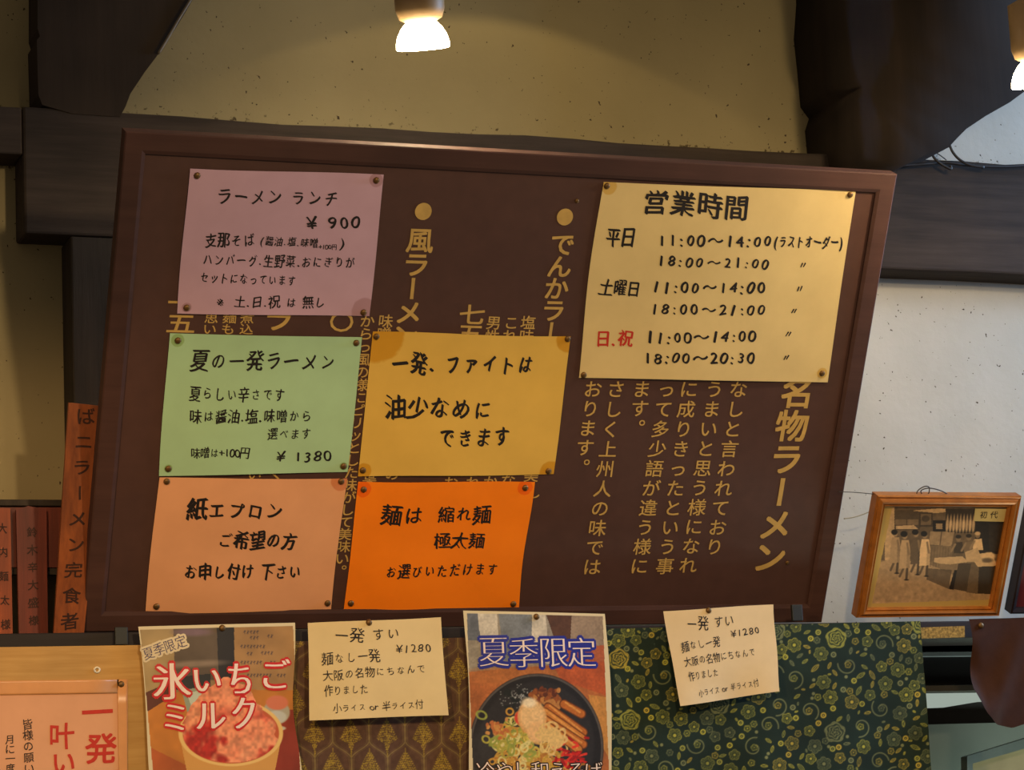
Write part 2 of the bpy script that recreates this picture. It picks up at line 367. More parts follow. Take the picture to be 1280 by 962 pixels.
# value noise for printed pictures
_rs = np.random.RandomState(7); _N = _rs.rand(256, 256)
def vn(x, y, s, o=0):
    x = x / s + 17.3 * o; y = y / s + 5.1 * o; xi = np.floor(x).astype(int); yi = np.floor(y).astype(int); fx = x - xi; fy = y - yi
    fx = fx * fx * (3 - 2 * fx); fy = fy * fy * (3 - 2 * fy); g = lambda i, j: _N[(yi + j) % 256, (xi + i) % 256]
    return (g(0, 0) * (1 - fx) + g(1, 0) * fx) * (1 - fy) + (g(0, 1) * (1 - fx) + g(1, 1) * fx) * fy
def fbm(x, y, s, o=0): return (vn(x, y, s, o) + .5 * vn(x, y, s / 2, o + 1) + .25 * vn(x, y, s / 4, o + 2)) / 1.75
class Art:
    def __init__(s, x, y, base): s.x = x; s.y = y; s.c = np.tile(np.array(base, float), (len(x), 1))
    def blend(s, m, c): m = np.clip(m, 0, 1)[:, None]; s.c = s.c * (1 - m) + np.array(c, float) * m
    def ell(s, cx, cy, rx, ry, c, rot=0, soft=1.0, a=1.0):
        dx = s.x - cx; dy = s.y - cy; r = math.radians(rot); u = dx * math.cos(r) + dy * math.sin(r); v = -dx * math.sin(r) + dy * math.cos(r)
        d = np.sqrt((u / rx) ** 2 + (v / ry) ** 2); s.blend(a * np.clip((1 - d) * min(rx, ry) / soft + .5, 0, 1), c)
    def ring(s, cx, cy, rx, ry, t, c, rot=0, a=1.0):
        dx = s.x - cx; dy = s.y - cy; r = math.radians(rot); u = dx * math.cos(r) + dy * math.sin(r); v = -dx * math.sin(r) + dy * math.cos(r)
        d = np.abs(np.sqrt((u / rx) ** 2 + (v / ry) ** 2) - 1) * min(rx, ry); s.blend(a * np.clip((t - d) + .5, 0, 1), c)
    def poly(s, pts, c, a=1.0):
        ins = np.zeros(len(s.x), bool); n = len(pts)
        for i in range(n):
            x1, y1 = pts[i]; x2, y2 = pts[(i + 1) % n]
            if y1 == y2: continue
            ins ^= ((y1 > s.y) != (y2 > s.y)) & (s.x < (x2 - x1) * (s.y - y1) / (y2 - y1) + x1)
        s.blend(a * ins.astype(float), c)
    def rect(s, x0, y0, x1, y1, c, a=1.0): s.poly([(x0, y0), (x1, y0), (x1, y1), (x0, y1)], c, a)
    def seg(s, x0, y0, x1, y1, t, c, a=1.0):
        dx = x1 - x0; dy = y1 - y0; L = dx * dx + dy * dy + 1e-9; k = np.clip(((s.x - x0) * dx + (s.y - y0) * dy) / L, 0, 1)
        d = np.hypot(s.x - x0 - k * dx, s.y - y0 - k * dy); s.blend(a * np.clip(t - d + .5, 0, 1), c)
    def grain(s, amp, sc, o=0, m=None):
        n = (fbm(s.x, s.y, sc, o) - .5) * 2 * amp
        if m is not None: n = n * m
        s.c = s.c * (1 + n[:, None])

# ================================================================== SETTING
def structure(o): o['kind'] = 'structure'; return o
# back wall plaster above the ledge and left below the beam
structure(box('wall_back', -1.6, 1.0, 0.10, 0.16, -0.045, 0.7, M_PLASTER_DIM, bv=0))
structure(box('wall_back', 1.0, 3.2, 0.10, 0.16, -0.045, 0.7, M_PLASTER, bv=0))
structure(box('wall_back', -1.6, 1.42, 0.10, 0.16, 0.7, 1.75, M_PLASTER_DIM, bv=0))
structure(box('wall_back', 1.42, 3.2, 0.10, 0.16, 0.7, 1.75, M_PLASTER, bv=0))
structure(box('floor', -1.8, 3.4, -4.6, 1.4, -1.96, -1.90, flat('grey_floor', (92, 84, 76), 0.6), bv=0))
structure(box('wall_kitchen', -1.6, 3.2, 1.2, 1.26, -1.90, 1.75, flat('dark_kitchen_wall', (46, 44, 42), 0.7), bv=0))

# long smoked beam

# its stepped lower left part and the post that comes down behind the board
def wl(u, v, y=0.02): return hit(u, v, (0, y, 0), np.array([0, 1., 0]))
zL = wl(10, 208, .10)[2]; xa = wl(19, 260, .10)[0]; xb = wl(78, 400, .10)[0]; zB = wl(50, 307, .10)[2]
structure(box('trim_1', xa, 3.2, 0.03, 0.10, zB, 0.779, M_BEAM, bv=0.004, rough=0.0035, seed=3))
structure(box('trim_3', -1.6, xa - .0005, 0.031, 0.10, zL, 0.779, M_BEAM, bv=0.003))
# plaster notch left of the corbel: the beam is cut shallower there
structure(box('trim_2', xb, xb + 0.19, 0.031, 0.10, -0.004, zB - .0005, M_POST, bv=0.003))
# horizontal rail above the plaques
structure(box('trim_4', -1.6, xb + 0.01, 0.06, 0.10, wl(40, 632, .06)[2], wl(40, 624, .06)[2], M_POST, bv=0.001))
# ledge the board and the picture stand on
ZLED = -0.0045
M_LEDGE = wood('dark_ledge', (28, 22, 19), (40, 31, 27), 'x', 0.6, 0.3, 60, 0.3)
structure(box('trim_5', -1.6, 3.2, -0.045, 0.16, -0.032, ZLED, M_LEDGE, bv=0.002))
# crumbly plaster crust on the ledge by the board's foot
# left hewn brace above the beam
B1 = VPL(0.0285)
structure(prism_px('trim_6', B1, [(46, -420), (47, -40), (47, 36), (50, 45), (46, 50), (48, 118), (53, 131), (90, 142), (150, 146), (157, 133), (163, 117), (181, 90), (203, 61), (224, 28), (240, 1), (262, -40), (470, -420)], 0.0715, M_BRACE, bv=0.004))
# right log above the beam
structure(prism_px('trim_7', VPL(-0.09), [(1040, -420), (1061, -40), (1058, 5), (1063, 50), (1067, 93), (1078, 108), (1073, 124), (1077, 165), (1081, 197), (1130, 206), (1152, 196), (1168, 187), (1186, 184), (1197, 172), (1208, 161), (1232, 145), (1262, 128), (1300, 100), (1330, 70), (1345, -40), (1350, -420)], 0.19, M_LOG, bv=0.035, seg=6, smooth=True))

# conduit along the brace
c1 = [B1.at(*B1.uv(u, v), 0.004) for u, v in [(250, -22), (239, -2), (222, 26), (208, 50), (197, 68)]]
tag(tube('conduit', c1, 0.0022, flat('pale_conduit', (96, 84, 66), 0.5), sub=4), 'thin pale cable running up the right edge of the left brace', 'cable')
CW = VPL(0.0)
def wirepts(L, y): P = VPL(y); return [P.at(*P.uv(u, v)) for u, v in L]
tag(tube('power_cable', wirepts([(1060, 205), (1100, 207), (1140, 206), (1180, 203), (1210, 206), (1250, 208), (1300, 206), (1360, 206)], 0.008), 0.0028, M_CABLE), 'long black cable lying along the top edge of the beam at the right', 'cable')
tag(tube('power_cable', wirepts([(1187, 181), (1191, 190), (1199, 199), (1212, 206), (1230, 209)], -0.004), 0.0024, M_CABLE), 'black cable curving down from the right log into the long beam cable', 'cable')
tag(tube('power_cable', wirepts([(1163, 187), (1167, 196), (1175, 204), (1188, 211), (1188, 207)], -0.006), 0.0024, M_CABLE), 'short bent black cable hanging under the log, nearest the board corner', 'cable')
tag(tube('power_cable', wirepts([(1150, 193), (1162, 189), (1172, 192), (1183, 200)], 0.004), 0.0009, M_CABLE), 'hair-thin loose wire under the right log', 'wire')

# ================================================================== LAMPS
def pendant(px, y, label, energy):
    P = VPL(y); c = P.at(*P.uv(*px)); c[2] -= 0.0
    t = thing('pendant_lamp', tuple(c), label, 'lamp', 'bare pendant lamps in front of the beam')
    r = 0.0385; tl = Matrix.Rotation(math.radians(-7), 4, 'Y') @ Matrix.Rotation(math.radians(12), 4, 'X')
    def part(name, prof, mat, th=0.0):
        v, f = lathe(prof, 36); v = [tuple(tl @ Vector(q)) for q in v]
        o = mesh_obj(name, np.array(v) + c, f, mat, t, True)
        if th: md = o.modifiers.new('t', 'SOLIDIFY'); md.thickness = th; md.offset = 1
        return o
    g = NB('lit_milk_glass', 0.4, 0.3); g.color((0.9, 0.85, 0.75)); g.b.inputs['Emission Color'].default_value = (1.0, 0.80, 0.50, 1); g.b.inputs['Emission Strength'].default_value = 30.0
    bl = NB('glowing_bulb', 0.4, 0.3); bl.color((1, 1, 1)); bl.b.inputs['Emission Color'].default_value = (1.0, 0.88, 0.66, 1); bl.b.inputs['Emission Strength'].default_value = 60.0
    sh = flat('brown_enamel', (150, 122, 84), 0.5, 0.4)
    part('glass_shade', [(r * .97, -.001), (r, .001), (r * .99, .008), (r * .92, .018), (r * .78, .028), (r * .6, .036), (r * .5, .038)], g.m)
    part('lamp_cap', [(r * .52, .036), (r * .80, .042), (r * .92, .055), (r * .94, .12), (r * .5, .128), (.006, .132), (.006, .14)], sh)
    part('bulb', [(0.0005, .000), (.010, .001), (.018, .004), (.021, .010), (.017, .02), (.010, .028)], bl.m)
    cc = np.array(tl @ Vector((0, 0, .138))) + c
    tube('cord', [cc, cc + (0.004, 0, .1), cc + (0.0, 0, .3), cc + (0, 0, .7)], 0.003, M_CABLE, t)
    l = light('pendant_light', 'POINT', tuple(c + np.array(tl @ Vector((0, 0, -0.010)))), energy, (1.0, 0.74, 0.42), 0.02)
    l.parent = t; l.location = tl @ Vector((0, 0, -0.012))
    return t
pendant((529, 60), -0.30, 'lit pendant lamp hanging above the lavender notice', 1.1)
pendant((1298, 108), -0.55, 'lit pendant lamp cut by the right picture edge, beside the log', 4.5)

# ================================================================== MENU BOARD
t_board = thing('menu_board', (0.58, 0.0, 0.0), 'large oxblood menu board with gold vertical writing, leaning out over the ledge', 'sign')
u0, v1 = BOARD.uv(157, 164); u1 = BOARD.uv(1120, 214)[0]; ub = BOARD.uv(106, 790)[0]; u1b = BOARD.uv(1030, 776)[0]
A0 = min(u0, ub); A1 = (u1 + u1b) / 2; H_ = v1
plane_box('panel', BOARD, A0 + .012, A1 - .012, 0.012, H_ - .012, -0.016, -0.0055, M_BOARD, t_board)
RW = 0.030
def rail(pts, mat=M_FRAME):
    # mitred rail with a stepped inner lip: pts = outer a0,b0,a1,b1 and inner a0,b0,a1,b1 (plane coords)
    (o0, o1, i0, i1) = [np.array(p) for p in pts]; bm = bmesh.new(); m0 = i0 + (o0 - i0) * .18; m1 = i1 + (o1 - i1) * .18
    ring0 = [(o0, -.024), (o0, -.0015), (o0 + (i0 - o0) * .06, 0), (m0, 0), (i0, -.002), (i0, -.024)]
    ring1 = [(o1, -.024), (o1, -.0015), (o1 + (i1 - o1) * .06, 0), (m1, 0), (i1, -.002), (i1, -.024)]
    A = [bm.verts.new(BOARD.at(p[0], p[1], w)) for p, w in ring0]; Bq = [bm.verts.new(BOARD.at(p[0], p[1], w)) for p, w in ring1]; n = len(A)
    for i in range(n): bm.faces.new((A[i], A[(i + 1) % n], Bq[(i + 1) % n], Bq[i]))
    bm.faces.new(A[::-1]); bm.faces.new(Bq); bm_obj('frame_rail', bm, mat, t_board)
O = [(A0, 0), (A1, 0), (A1, H_), (A0, H_)]; I = [(A0 + RW, RW), (A1 - RW, RW), (A1 - RW, H_ - RW), (A0 + RW, H_ - RW)]
for k in range(4): rail((O[k], O[(k + 1) % 4], I[k], I[(k + 1) % 4]))
class FlatSurf:
    def __init__(s, pl): s.pl = pl
    def uv(s, u, v): return s.pl.uv(u, v)
    def pos(s, a, b, extra=0.0): return list(s.pl.at(np.asarray(a, float), np.asarray(b, float), extra + np.zeros(len(a))))
FS = FlatSurf(PANEL)
def bcol(txt, p0, p1, h, wd=None, off=0.028):
    k = Ink(FS, hash_(txt), 0.12); k.col_(txt, p0, p1, h, wd, off, w=0.0005); k.build('lettering', M_GOLD, t_board)
def hash_(t): return sum(ord(c) * (i + 3) for i, c in enumerate(t)) % 9973
bcol('名物ラーメン', (997, 490), (962, 696), 37, 38, 0.03)
bcol('なしと言われており', (923, 486), (893, 683), 20, 21, 0.010)
bcol('うまいと思う様になれ', (893, 486), (860, 706), 20, 21, 0.010)
bcol('に成りきったという事', (861, 486), (831, 707), 20, 21, 0.010)
bcol('って多少語が違う様に', (833, 486), (799, 707), 20, 21, 0.010)
bcol('ます。', (802, 486), (797, 534), 20, 21, 0.010)
bcol('さしく上州人の味では', (770, 486), (740, 708), 20, 21, 0.010)
bcol('おります。', (741, 486), (728, 583), 20, 21, 0.010)
bcol('でんかラー', (703, 305), (688, 415), 27, 28, 0.024)
bcol('塩味', (660, 403), (658, 420), 16, 17, 0.012)
bcol('これ', (639, 403), (637, 420), 16, 17, 0.012)
bcol('男性', (617, 403), (615, 420), 16, 17, 0.012)
bcol('七五', (590, 393), (588, 417), 24, 30, 0.02)
bcol('風ラーメン', (525, 300), (506, 420), 29, 31, 0.026)
bcol('味噌', (482, 401), (480, 417), 16, 17, 0.012)
bcol('からっ風の様にピリッとした味がして美味い。', (459, 401), (426, 713), 15, 17, 0.012)
bcol('一五', (228, 378), (226, 404), 24, 34, 0.02)
bcol('思い', (264, 397), (262, 411), 13, 16, 0.012)
bcol('麺も', (287, 397), (285, 411), 13, 16, 0.012)
bcol('煮込', (309, 397), (308, 411), 13, 16, 0.012)
bcol('ラ', (348, 398), (348, 398), 30, 34, 0.024)
bcol('〇', (427, 402), (427, 402), 24, 28, 0.02)
for ch, x, y in (('な', 635, 600), ('か', 613, 602), ('れ', 591, 603), ('お', 563, 603), ('美', 664, 594), ('し', 667, 615), ('葉', 462, 597), ('の', 490, 592), ('い', 318, 592), ('く', 345, 591)):
    bcol(ch, (x, y), (x, y), 15, 17, 0.012)
for (x, y, r) in ((529, 264, 0.0125), (706, 271, 0.0125)):
    a, b = PANEL.uv(x, y); n = 28
    mesh_obj('bullet_dot', [PANEL.at(a + r * math.cos(2 * math.pi * i / n), b + r * math.sin(2 * math.pi * i / n), 0.0007) for i in range(n)], [tuple(range(n))], M_GOLD, t_board)
# small metal brackets under the frame
for (px, y) in (((152, 794), 0), ((997, 765), 0)):
    P = VPL(-0.055); a, b = P.uv(*px)
    tag(plane_box('wall_bracket', P, a - .009, a + .009, b - .013, b + .012, -.006, 0.0, flat('grey_bracket', (38, 40, 37), 0.5, 0.4), None, 0.001),
        'small grey metal bracket under the %s end of the menu board' % ('left' if px[0] < 500 else 'right'), 'bracket')

# ================================================================== THUMBTACKS
tv, tf = lathe([(0.0001, 0.0030), (.0022, .0029), (.0038, .0021), (.0046, .0009), (.0048, .0002), (.0046, -.0002), (.0008, -.0002), (.0007, -.006), (0.0001, -.008)], 20)
tack_me = bpy.data.meshes.new('thumbtack'); tack_me.from_pydata(tv, [], tf); tack_me.materials.append(M_BRASS); tack_me.polygons.foreach_set('use_smooth', [True] * len(tf))
def tack(pos, plane, label, sc=1.0, group='brass thumbtacks holding the notices'):
    o = bpy.data.objects.new('thumbtack', tack_me); col.objects.link(o)
    m = Matrix((tuple(plane.e1), tuple(plane.e2), tuple(plane.n))).transposed().to_4x4(); m.translation = Vector(pos)
    o.matrix_world = m @ Matrix.Scale(sc, 4); tag(o, label, 'thumbtack', group)
def notice(name, label, plane, px, color, lines, tacks, short, bulge=0.003, curl=0.0, stains=(), stain=(0.72, 0.62, 0.40), ink_off=0.012, seed=1, groups=None, jit=1.0, cat='notice'):
    sh = Sheet(plane, px, bulge, curl, seed); ctr = sh.pl.at(*(sum(sh.c) / 4))
    t = thing(name, tuple(ctr), label, cat, groups)
    st = []
    for (x, y, r) in stains:
        a, b = sh.uv(x, y); p = sh.pl.at(a, b, 0.002) - ctr; st.append((tuple(p), r))
    pr = random.Random(seed * 7); q1, q2, q3, q4 = [pr.uniform(-.008, .008) for _ in range(4)]; f1, f2 = pr.uniform(1, 2.2), pr.uniform(1, 2)
    wob = lambda X, Y: (X + (q1 * (1 - X) + q2 * X) * np.sin(math.pi * f1 * Y + q3 * 200), Y + (q3 * (1 - Y) + q4 * Y) * np.sin(math.pi * f2 * X + q1 * 300))
    sh.mesh('paper', paper_mat('paper_' + short.replace(' ', '_'), color, st, stain), t, shape=wob)
    for q, L in enumerate(lines):
        ink = Ink(sh, seed * 31 + 5 + q, jit); ink.line(L[0], L[1], L[2], L[3], max(ink_off * 1.35, 0) + .012)
        if len(L) > 4: ink.build('handwriting', M_REDINK, t, 'red handwriting')
        else: ink.build('handwriting', M_INK, t)
    for (x, y, where) in tacks:
        a, b = sh.uv(x, y); tack(sh.pos([a], [b], 0.0004)[0], plane, 'brass thumbtack %s of the %s' % (where, short))
    return t, sh
G = 'handwritten coloured notices tacked to the menu board'
notice('paper_notice', 'lavender notice for a lunch set at 900 yen, topmost at the left', PANEL.off(.0008), [(236, 209), (480, 219), (461, 395), (222, 391)], (196, 160, 178),
       [('ラーメン ランチ', (269, 243), (424, 249), 21), ('¥ 900', (382, 279), (452, 277), 19), ('支那そば', (255, 300), (319, 299), 17), ('(醤油.塩.味噌', (324, 300), (398, 303), 11), ('+100円', (398, 308), (421, 308), 7), (')', (424, 302), (432, 302), 14),
        ('ハンバーグ.生野菜.おにぎりが', (252, 323), (444, 328), 15), ('セットになっています', (249, 346), (370, 350), 14), ('※ 土.日.祝 は 無し', (270, 376), (407, 377), 14)],
       [(246, 219, 'in the top left corner'), (470, 225, 'in the top right corner'), (233, 384, 'in the bottom left corner'), (454, 390, 'in the bottom right corner')], 'lavender notice', 0.003, stains=[(470, 225, .010), (455, 388, .019), (233, 384, .007)], stain=(.78, .70, .66), seed=2, groups=G, ink_off=0.008)
notice('paper_notice', 'mint green notice for a summer dish at 1380 yen, middle of the left column', PANEL.off(.0008), [(211, 416), (453, 421), (434, 589), (199, 594)], (168, 204, 160),
       [('夏の一発ラーメン', (238, 449), (420, 452), 24), ('夏らしい辛さです', (236, 491), (356, 492), 17), ('味は醤油.塩.味噌から', (236, 519), (390, 519), 16), ('選べます', (333, 541), (389, 541), 14), ('味噌は+100円', (238, 565), (311, 565), 12), ('¥ 1380', (344, 570), (415, 569), 16)],
       [(222, 425, 'in the top left corner'), (445, 428, 'in the top right corner'), (210, 585, 'in the bottom left corner'), (429, 582, 'in the bottom right corner')], 'mint green notice', 0.003, stains=[(222, 425, .0095), (210, 585, .006), (429, 582, .006)], stain=(.72, .74, .52), seed=3, groups=G, ink_off=0.006)
notice('paper_notice', 'salmon pink notice about paper aprons, lowest of the left column', PANEL.off(.0008), [(198, 597), (433, 597), (414, 761), (182, 766)], (230, 166, 120),
       [('紙エプロン', (234, 635), (354, 638), 23), ('ご希望の方', (271, 674), (371, 675), 20), ('お申し付け 下さい', (229, 713), (377, 713), 19)],
       [(208, 601, 'in the top left corner'), (426, 601, 'in the top right corner'), (195, 757, 'in the bottom left corner'), (409, 753, 'in the bottom right corner')], 'salmon pink notice', 0.003, stains=[(426, 601, .015)], stain=(.85, .62, .5), seed=4, groups=G, ink_off=0.016)
notice('paper_notice', 'yellow notice with big writing and oil stained corners, centre of the board', PANEL.off(.0008), [(466, 414), (714, 420), (691, 592), (447, 595)], (224, 182, 84),
       [('一発. ファイトは', (488, 453), (668, 455), 28), ('油少なめに', (480, 507), (616, 511), 27), ('できます', (546, 545), (638, 545), 26)],
       [(470, 420, 'in the top left corner'), (709, 423, 'in the top right corner'), (453, 587, 'in the bottom left corner'), (685, 588, 'in the bottom right corner')], 'yellow notice', 0.003, stains=[(474, 422, .036), (711, 424, .020), (454, 588, .012), (688, 590, .018)], stain=(.84, .66, .22), seed=5, groups=G, ink_off=0.013)
notice('paper_notice', 'bright orange notice about noodle choice, below the yellow notice', PANEL.off(.0008), [(448, 601), (667, 602), (647, 763), (429, 766)], (255, 135, 12),
       [('麺は', (475, 643), (530, 644), 23), ('縮れ麺', (546, 642), (613, 643), 19), ('極太麺', (542, 675), (606, 675), 17), ('お選びいただけます', (480, 714), (623, 710), 17)],
       [(454, 611, 'in the top left corner'), (656, 609, 'in the top right corner'), (438, 753, 'in the bottom left corner'), (641, 754, 'in the bottom right corner')], 'orange notice', 0.003, stains=[(454, 611, .012), (656, 609, .012)], stain=(.92, .6, .3), seed=6, groups=G, ink_off=0.010)
D = '〃'
notice('paper_notice', 'large cream sheet listing the opening hours, at the right of the board', PANEL.off(.0008), [(753, 226), (1069, 239), (1034, 476), (721, 473)], (222, 196, 136),
       [('営業時間', (802, 252), (936, 259), 29), ('平日', (757, 296), (794, 296), 21), ('11:00〜14:00', (820, 299), (965, 301), 17), ('(ラストオーダー)', (966, 301), (1054, 303), 17),
        ('18:00〜21:00', (819, 325), (962, 329), 16), ('土曜日', (749, 358), (800, 360), 18), ('11:00〜14:00', (813, 358), (957, 359), 17), ('18:00〜21:00', (811, 385), (957, 387), 16),
        ('日.祝', (743, 423), (791, 422), 19, 'r'), ('11:00〜14:00', (805, 421), (945, 419), 17), ('18:00〜20:30', (802, 446), (944, 446), 17),
        (D, (997, 331), (1009, 331), 10), (D, (993, 360), (1005, 360), 10), (D, (986, 388), (998, 388), 10), (D, (979, 417), (991, 417), 10), (D, (976, 446), (988, 446), 10)],
       [(758, 232, 'in the top left corner'), (1062, 243, 'in the top right corner'), (729, 468, 'in the bottom left corner'), (1027, 466, 'in the bottom right corner')], 'cream opening hours sheet', 0.003, stains=[(761, 233, .012), (1027, 466, .009)], stain=(.88, .74, .42), seed=7, groups=G, ink_off=0.013)
# loose screws in the board
for (x, y) in ((721, 251), (984, 703)):
    a, b = PANEL.uv(x, y); tack(PANEL.at(a, b, 0.0002), PANEL, 'tiny dull nail head %s' % ('beside the gold dot near the hours sheet' if x < 800 else 'low on the board right of the last gold letter'), 0.7, 'nail heads in the menu board')

# ================================================================== CLOTH AND POSTERS UNDER THE BOARD
LOWY = -0.055
LOW = VPL(LOWY)
# --- green floral cloth
def cloth_raster(w_, h_, motif, bg, ss=2):
    yy, xx = np.mgrid[0:h_ * ss, 0:w_ * ss]; x = xx.ravel() / ss; y = yy.ravel() / ss; A = np.tile(np.array(bg, float), (h_ * ss, w_ * ss, 1))
    return A
class Raster:
    def __init__(s, w_, h_, bg, ss=2): s.w = w_; s.h = h_; s.ss = ss; s.a = np.tile(np.array(bg, float), (h_ * ss, w_ * ss, 1))
    def stamp(s, cx, cy, rad, fn):
        ss = s.ss; x0 = max(int((cx - rad) * ss), 0); x1 = min(int((cx + rad) * ss) + 1, s.w * ss); y0 = max(int((cy - rad) * ss), 0); y1 = min(int((cy + rad) * ss) + 1, s.h * ss)
        if x1 <= x0 or y1 <= y0: return
        yy, xx = np.mgrid[y0:y1, x0:x1]; al, c = fn(xx / ss - cx, yy / ss - cy); al = np.clip(al, 0, 1)[..., None]
        s.a[y0:y1, x0:x1] = s.a[y0:y1, x0:x1] * (1 - al) + c * al
    def sample(s, x, y):
        x = np.clip(x * s.ss, 0, s.w * s.ss - 1.01); y = np.clip(y * s.ss, 0, s.h * s.ss - 1.01); xi = x.astype(int); yi = y.astype(int); fx = (x - xi)[:, None]; fy = (y - yi)[:, None]
        return (s.a[yi, xi] * (1 - fx) + s.a[yi, xi + 1] * fx) * (1 - fy) + (s.a[yi + 1, xi] * (1 - fx) + s.a[yi + 1, xi + 1] * fx) * fy
rn = random.Random(12)
GC = [np.array((190, 182, 70.)), np.array((168, 166, 74.)), np.array((200, 174, 66.)), np.array((132, 136, 90.))]
def flower(R0, n, c):
    ph = rn.uniform(0, 6)
    def f(dx, dy):
        r = np.hypot(dx, dy); th = np.arctan2(dy, dx) + ph; e = R0 * (0.78 + 0.22 * np.abs(np.cos(n * th / 2))); t = 0.62
        al = np.maximum(np.clip(t + .25 - np.abs(r - e) , 0, 1), 0.22 * (r < e)); al = np.maximum(al, .5 * (r < e - 1) * (r > R0 * .4) * (np.cos(n * 3 * th) > .3)); al = np.maximum(al, np.clip(R0 * .24 + .5 - r, 0, 1) * .9)
        al = np.maximum(al, .6 * np.clip(.5 - np.abs(r - R0 * .5), 0, 1)); al = al * (r < e + 1.2); al = np.where(np.abs(r - R0 * .36) < .5, al * .35, al)
        return al, c
    return f
def rosette(R0, c):
    def f(dx, dy):
        r = np.hypot(dx, dy); th = np.arctan2(dy, dx); e = r + .9 * np.sin(5 * th + r * .5)
        al = np.clip(.2 + .8 * np.sin(e * 1.9), 0, 1) * .8 * (e < R0) + .15 * (e < R0); return np.maximum(al, np.clip(1 - np.abs(e - R0), 0, 1)), c
    return f
def ringm(R0, c):
    def f(dx, dy): r = np.hypot(dx, dy); return np.maximum(np.clip(1.3 - np.abs(r - R0) , 0, 1), .9 * (r < .8)), c
    return f
def leaf(L, a, c):
    def f(dx, dy):
        u = dx * math.cos(a) + dy * math.sin(a); v = -dx * math.sin(a) + dy * math.cos(a); wd = L * .34 * np.clip(1 - (u / L) ** 2, 0, 1)
        al = np.where((np.abs(v) < wd), .22, 0) ; al = np.maximum(al, np.clip(.9 - np.abs(np.abs(v) - wd), 0, 1) * (np.abs(u) < L)); return np.maximum(al, .7 * (np.abs(v) < .35) * (np.abs(u) < L)), c
    return f
def scroll(R0, a, c):
    def f(dx, dy):
        r = np.hypot(dx, dy); th = (np.arctan2(dy, dx) - a) % (2 * math.pi); e = R0 * (0.25 + 0.75 * th / (2 * math.pi)); return np.clip(1.2 - np.abs(r - e), 0, 1) * .9, c
    return f
gx0, gy0 = 735, 760; GR = Raster(460, 330, (34, 48, 40), 2)
pts_ = []
def free(x, y, r):
    for (a, b, c) in pts_:
        if (a - x) ** 2 + (b - y) ** 2 < (r + c) ** 2: return False
    pts_.append((x, y, r)); return True
for (rad, tries, kind) in ((12, 22, 'ros'), (13, 60, 'scr'), (8.8, 260, 'fl'), (6.6, 600, 'fl2'), (4.6, 900, 'leaf'), (3.6, 900, 'ring'), (4.0, 900, 'fl'), (2.4, 500, 'leaf2'), (1.9, 380, 'dot')):
    for _ in range(tries):
        x = rn.uniform(0, 460); y = rn.uniform(0, 330)
        if not free(x, y, rad): continue
        c = rn.choice(GC)
        if kind == 'ros': GR.stamp(x, y, rad + 2, rosette(rad, c))
        elif kind == 'scr':
            GR.stamp(x, y, rad + 2, scroll(rad, rn.uniform(0, 6.3), GC[3])); GR.stamp(x, y, 5, flower(4, 5, c))
        elif kind == 'fl': GR.stamp(x, y, rad + 2, flower(rad, rn.choice((5, 6)), c))
        elif kind == 'fl2': GR.stamp(x, y, rad + 2, flower(rad, 5, c) if rn.random() < .6 else leaf(rad, rn.uniform(0, 3.1), c))
        elif kind in ('leaf', 'leaf2'): GR.stamp(x, y, rad + 2, leaf(rad, rn.uniform(0, 3.1), c))
        elif kind == 'ring': GR.stamp(x, y, rad + 2, ringm(rad * .75, c))
        else: GR.stamp(x, y, 3, ringm(1.2, GC[3]))
def green_art(x, y):
    c = GR.sample(x - gx0, y - gy0); n = fbm(x, y, 30, 3); return c * (0.85 + .3 * n)[:, None]
M_CLOTH = vcol('printed_cloth', 0.8, 0.15, 0, 0.25)
class Cloth(Sheet):
    def w(s, sx, ty):
        return 0.001 + s.bulge * (1 - ty) * (1 + np.sin(9 * sx + 1.5 * ty + s.ph[0])) + 0.6 * s.bulge * np.sin(23 * sx + s.ph[1]) * (1 - ty) + 0.2 * s.bulge * np.sin(14 * ty + 5 * sx)
sh = Cloth(LOW, [(752, 786), (1150, 776), (1172, 1080), (752, 1080)], 0.0035, 0, 3)
o = sh.mesh('hanging_cloth', M_CLOTH, None, 420, 320, green_art, thick=0); tag(o, 'dark green cloth with olive yellow flowers hanging under the ledge', 'cloth')
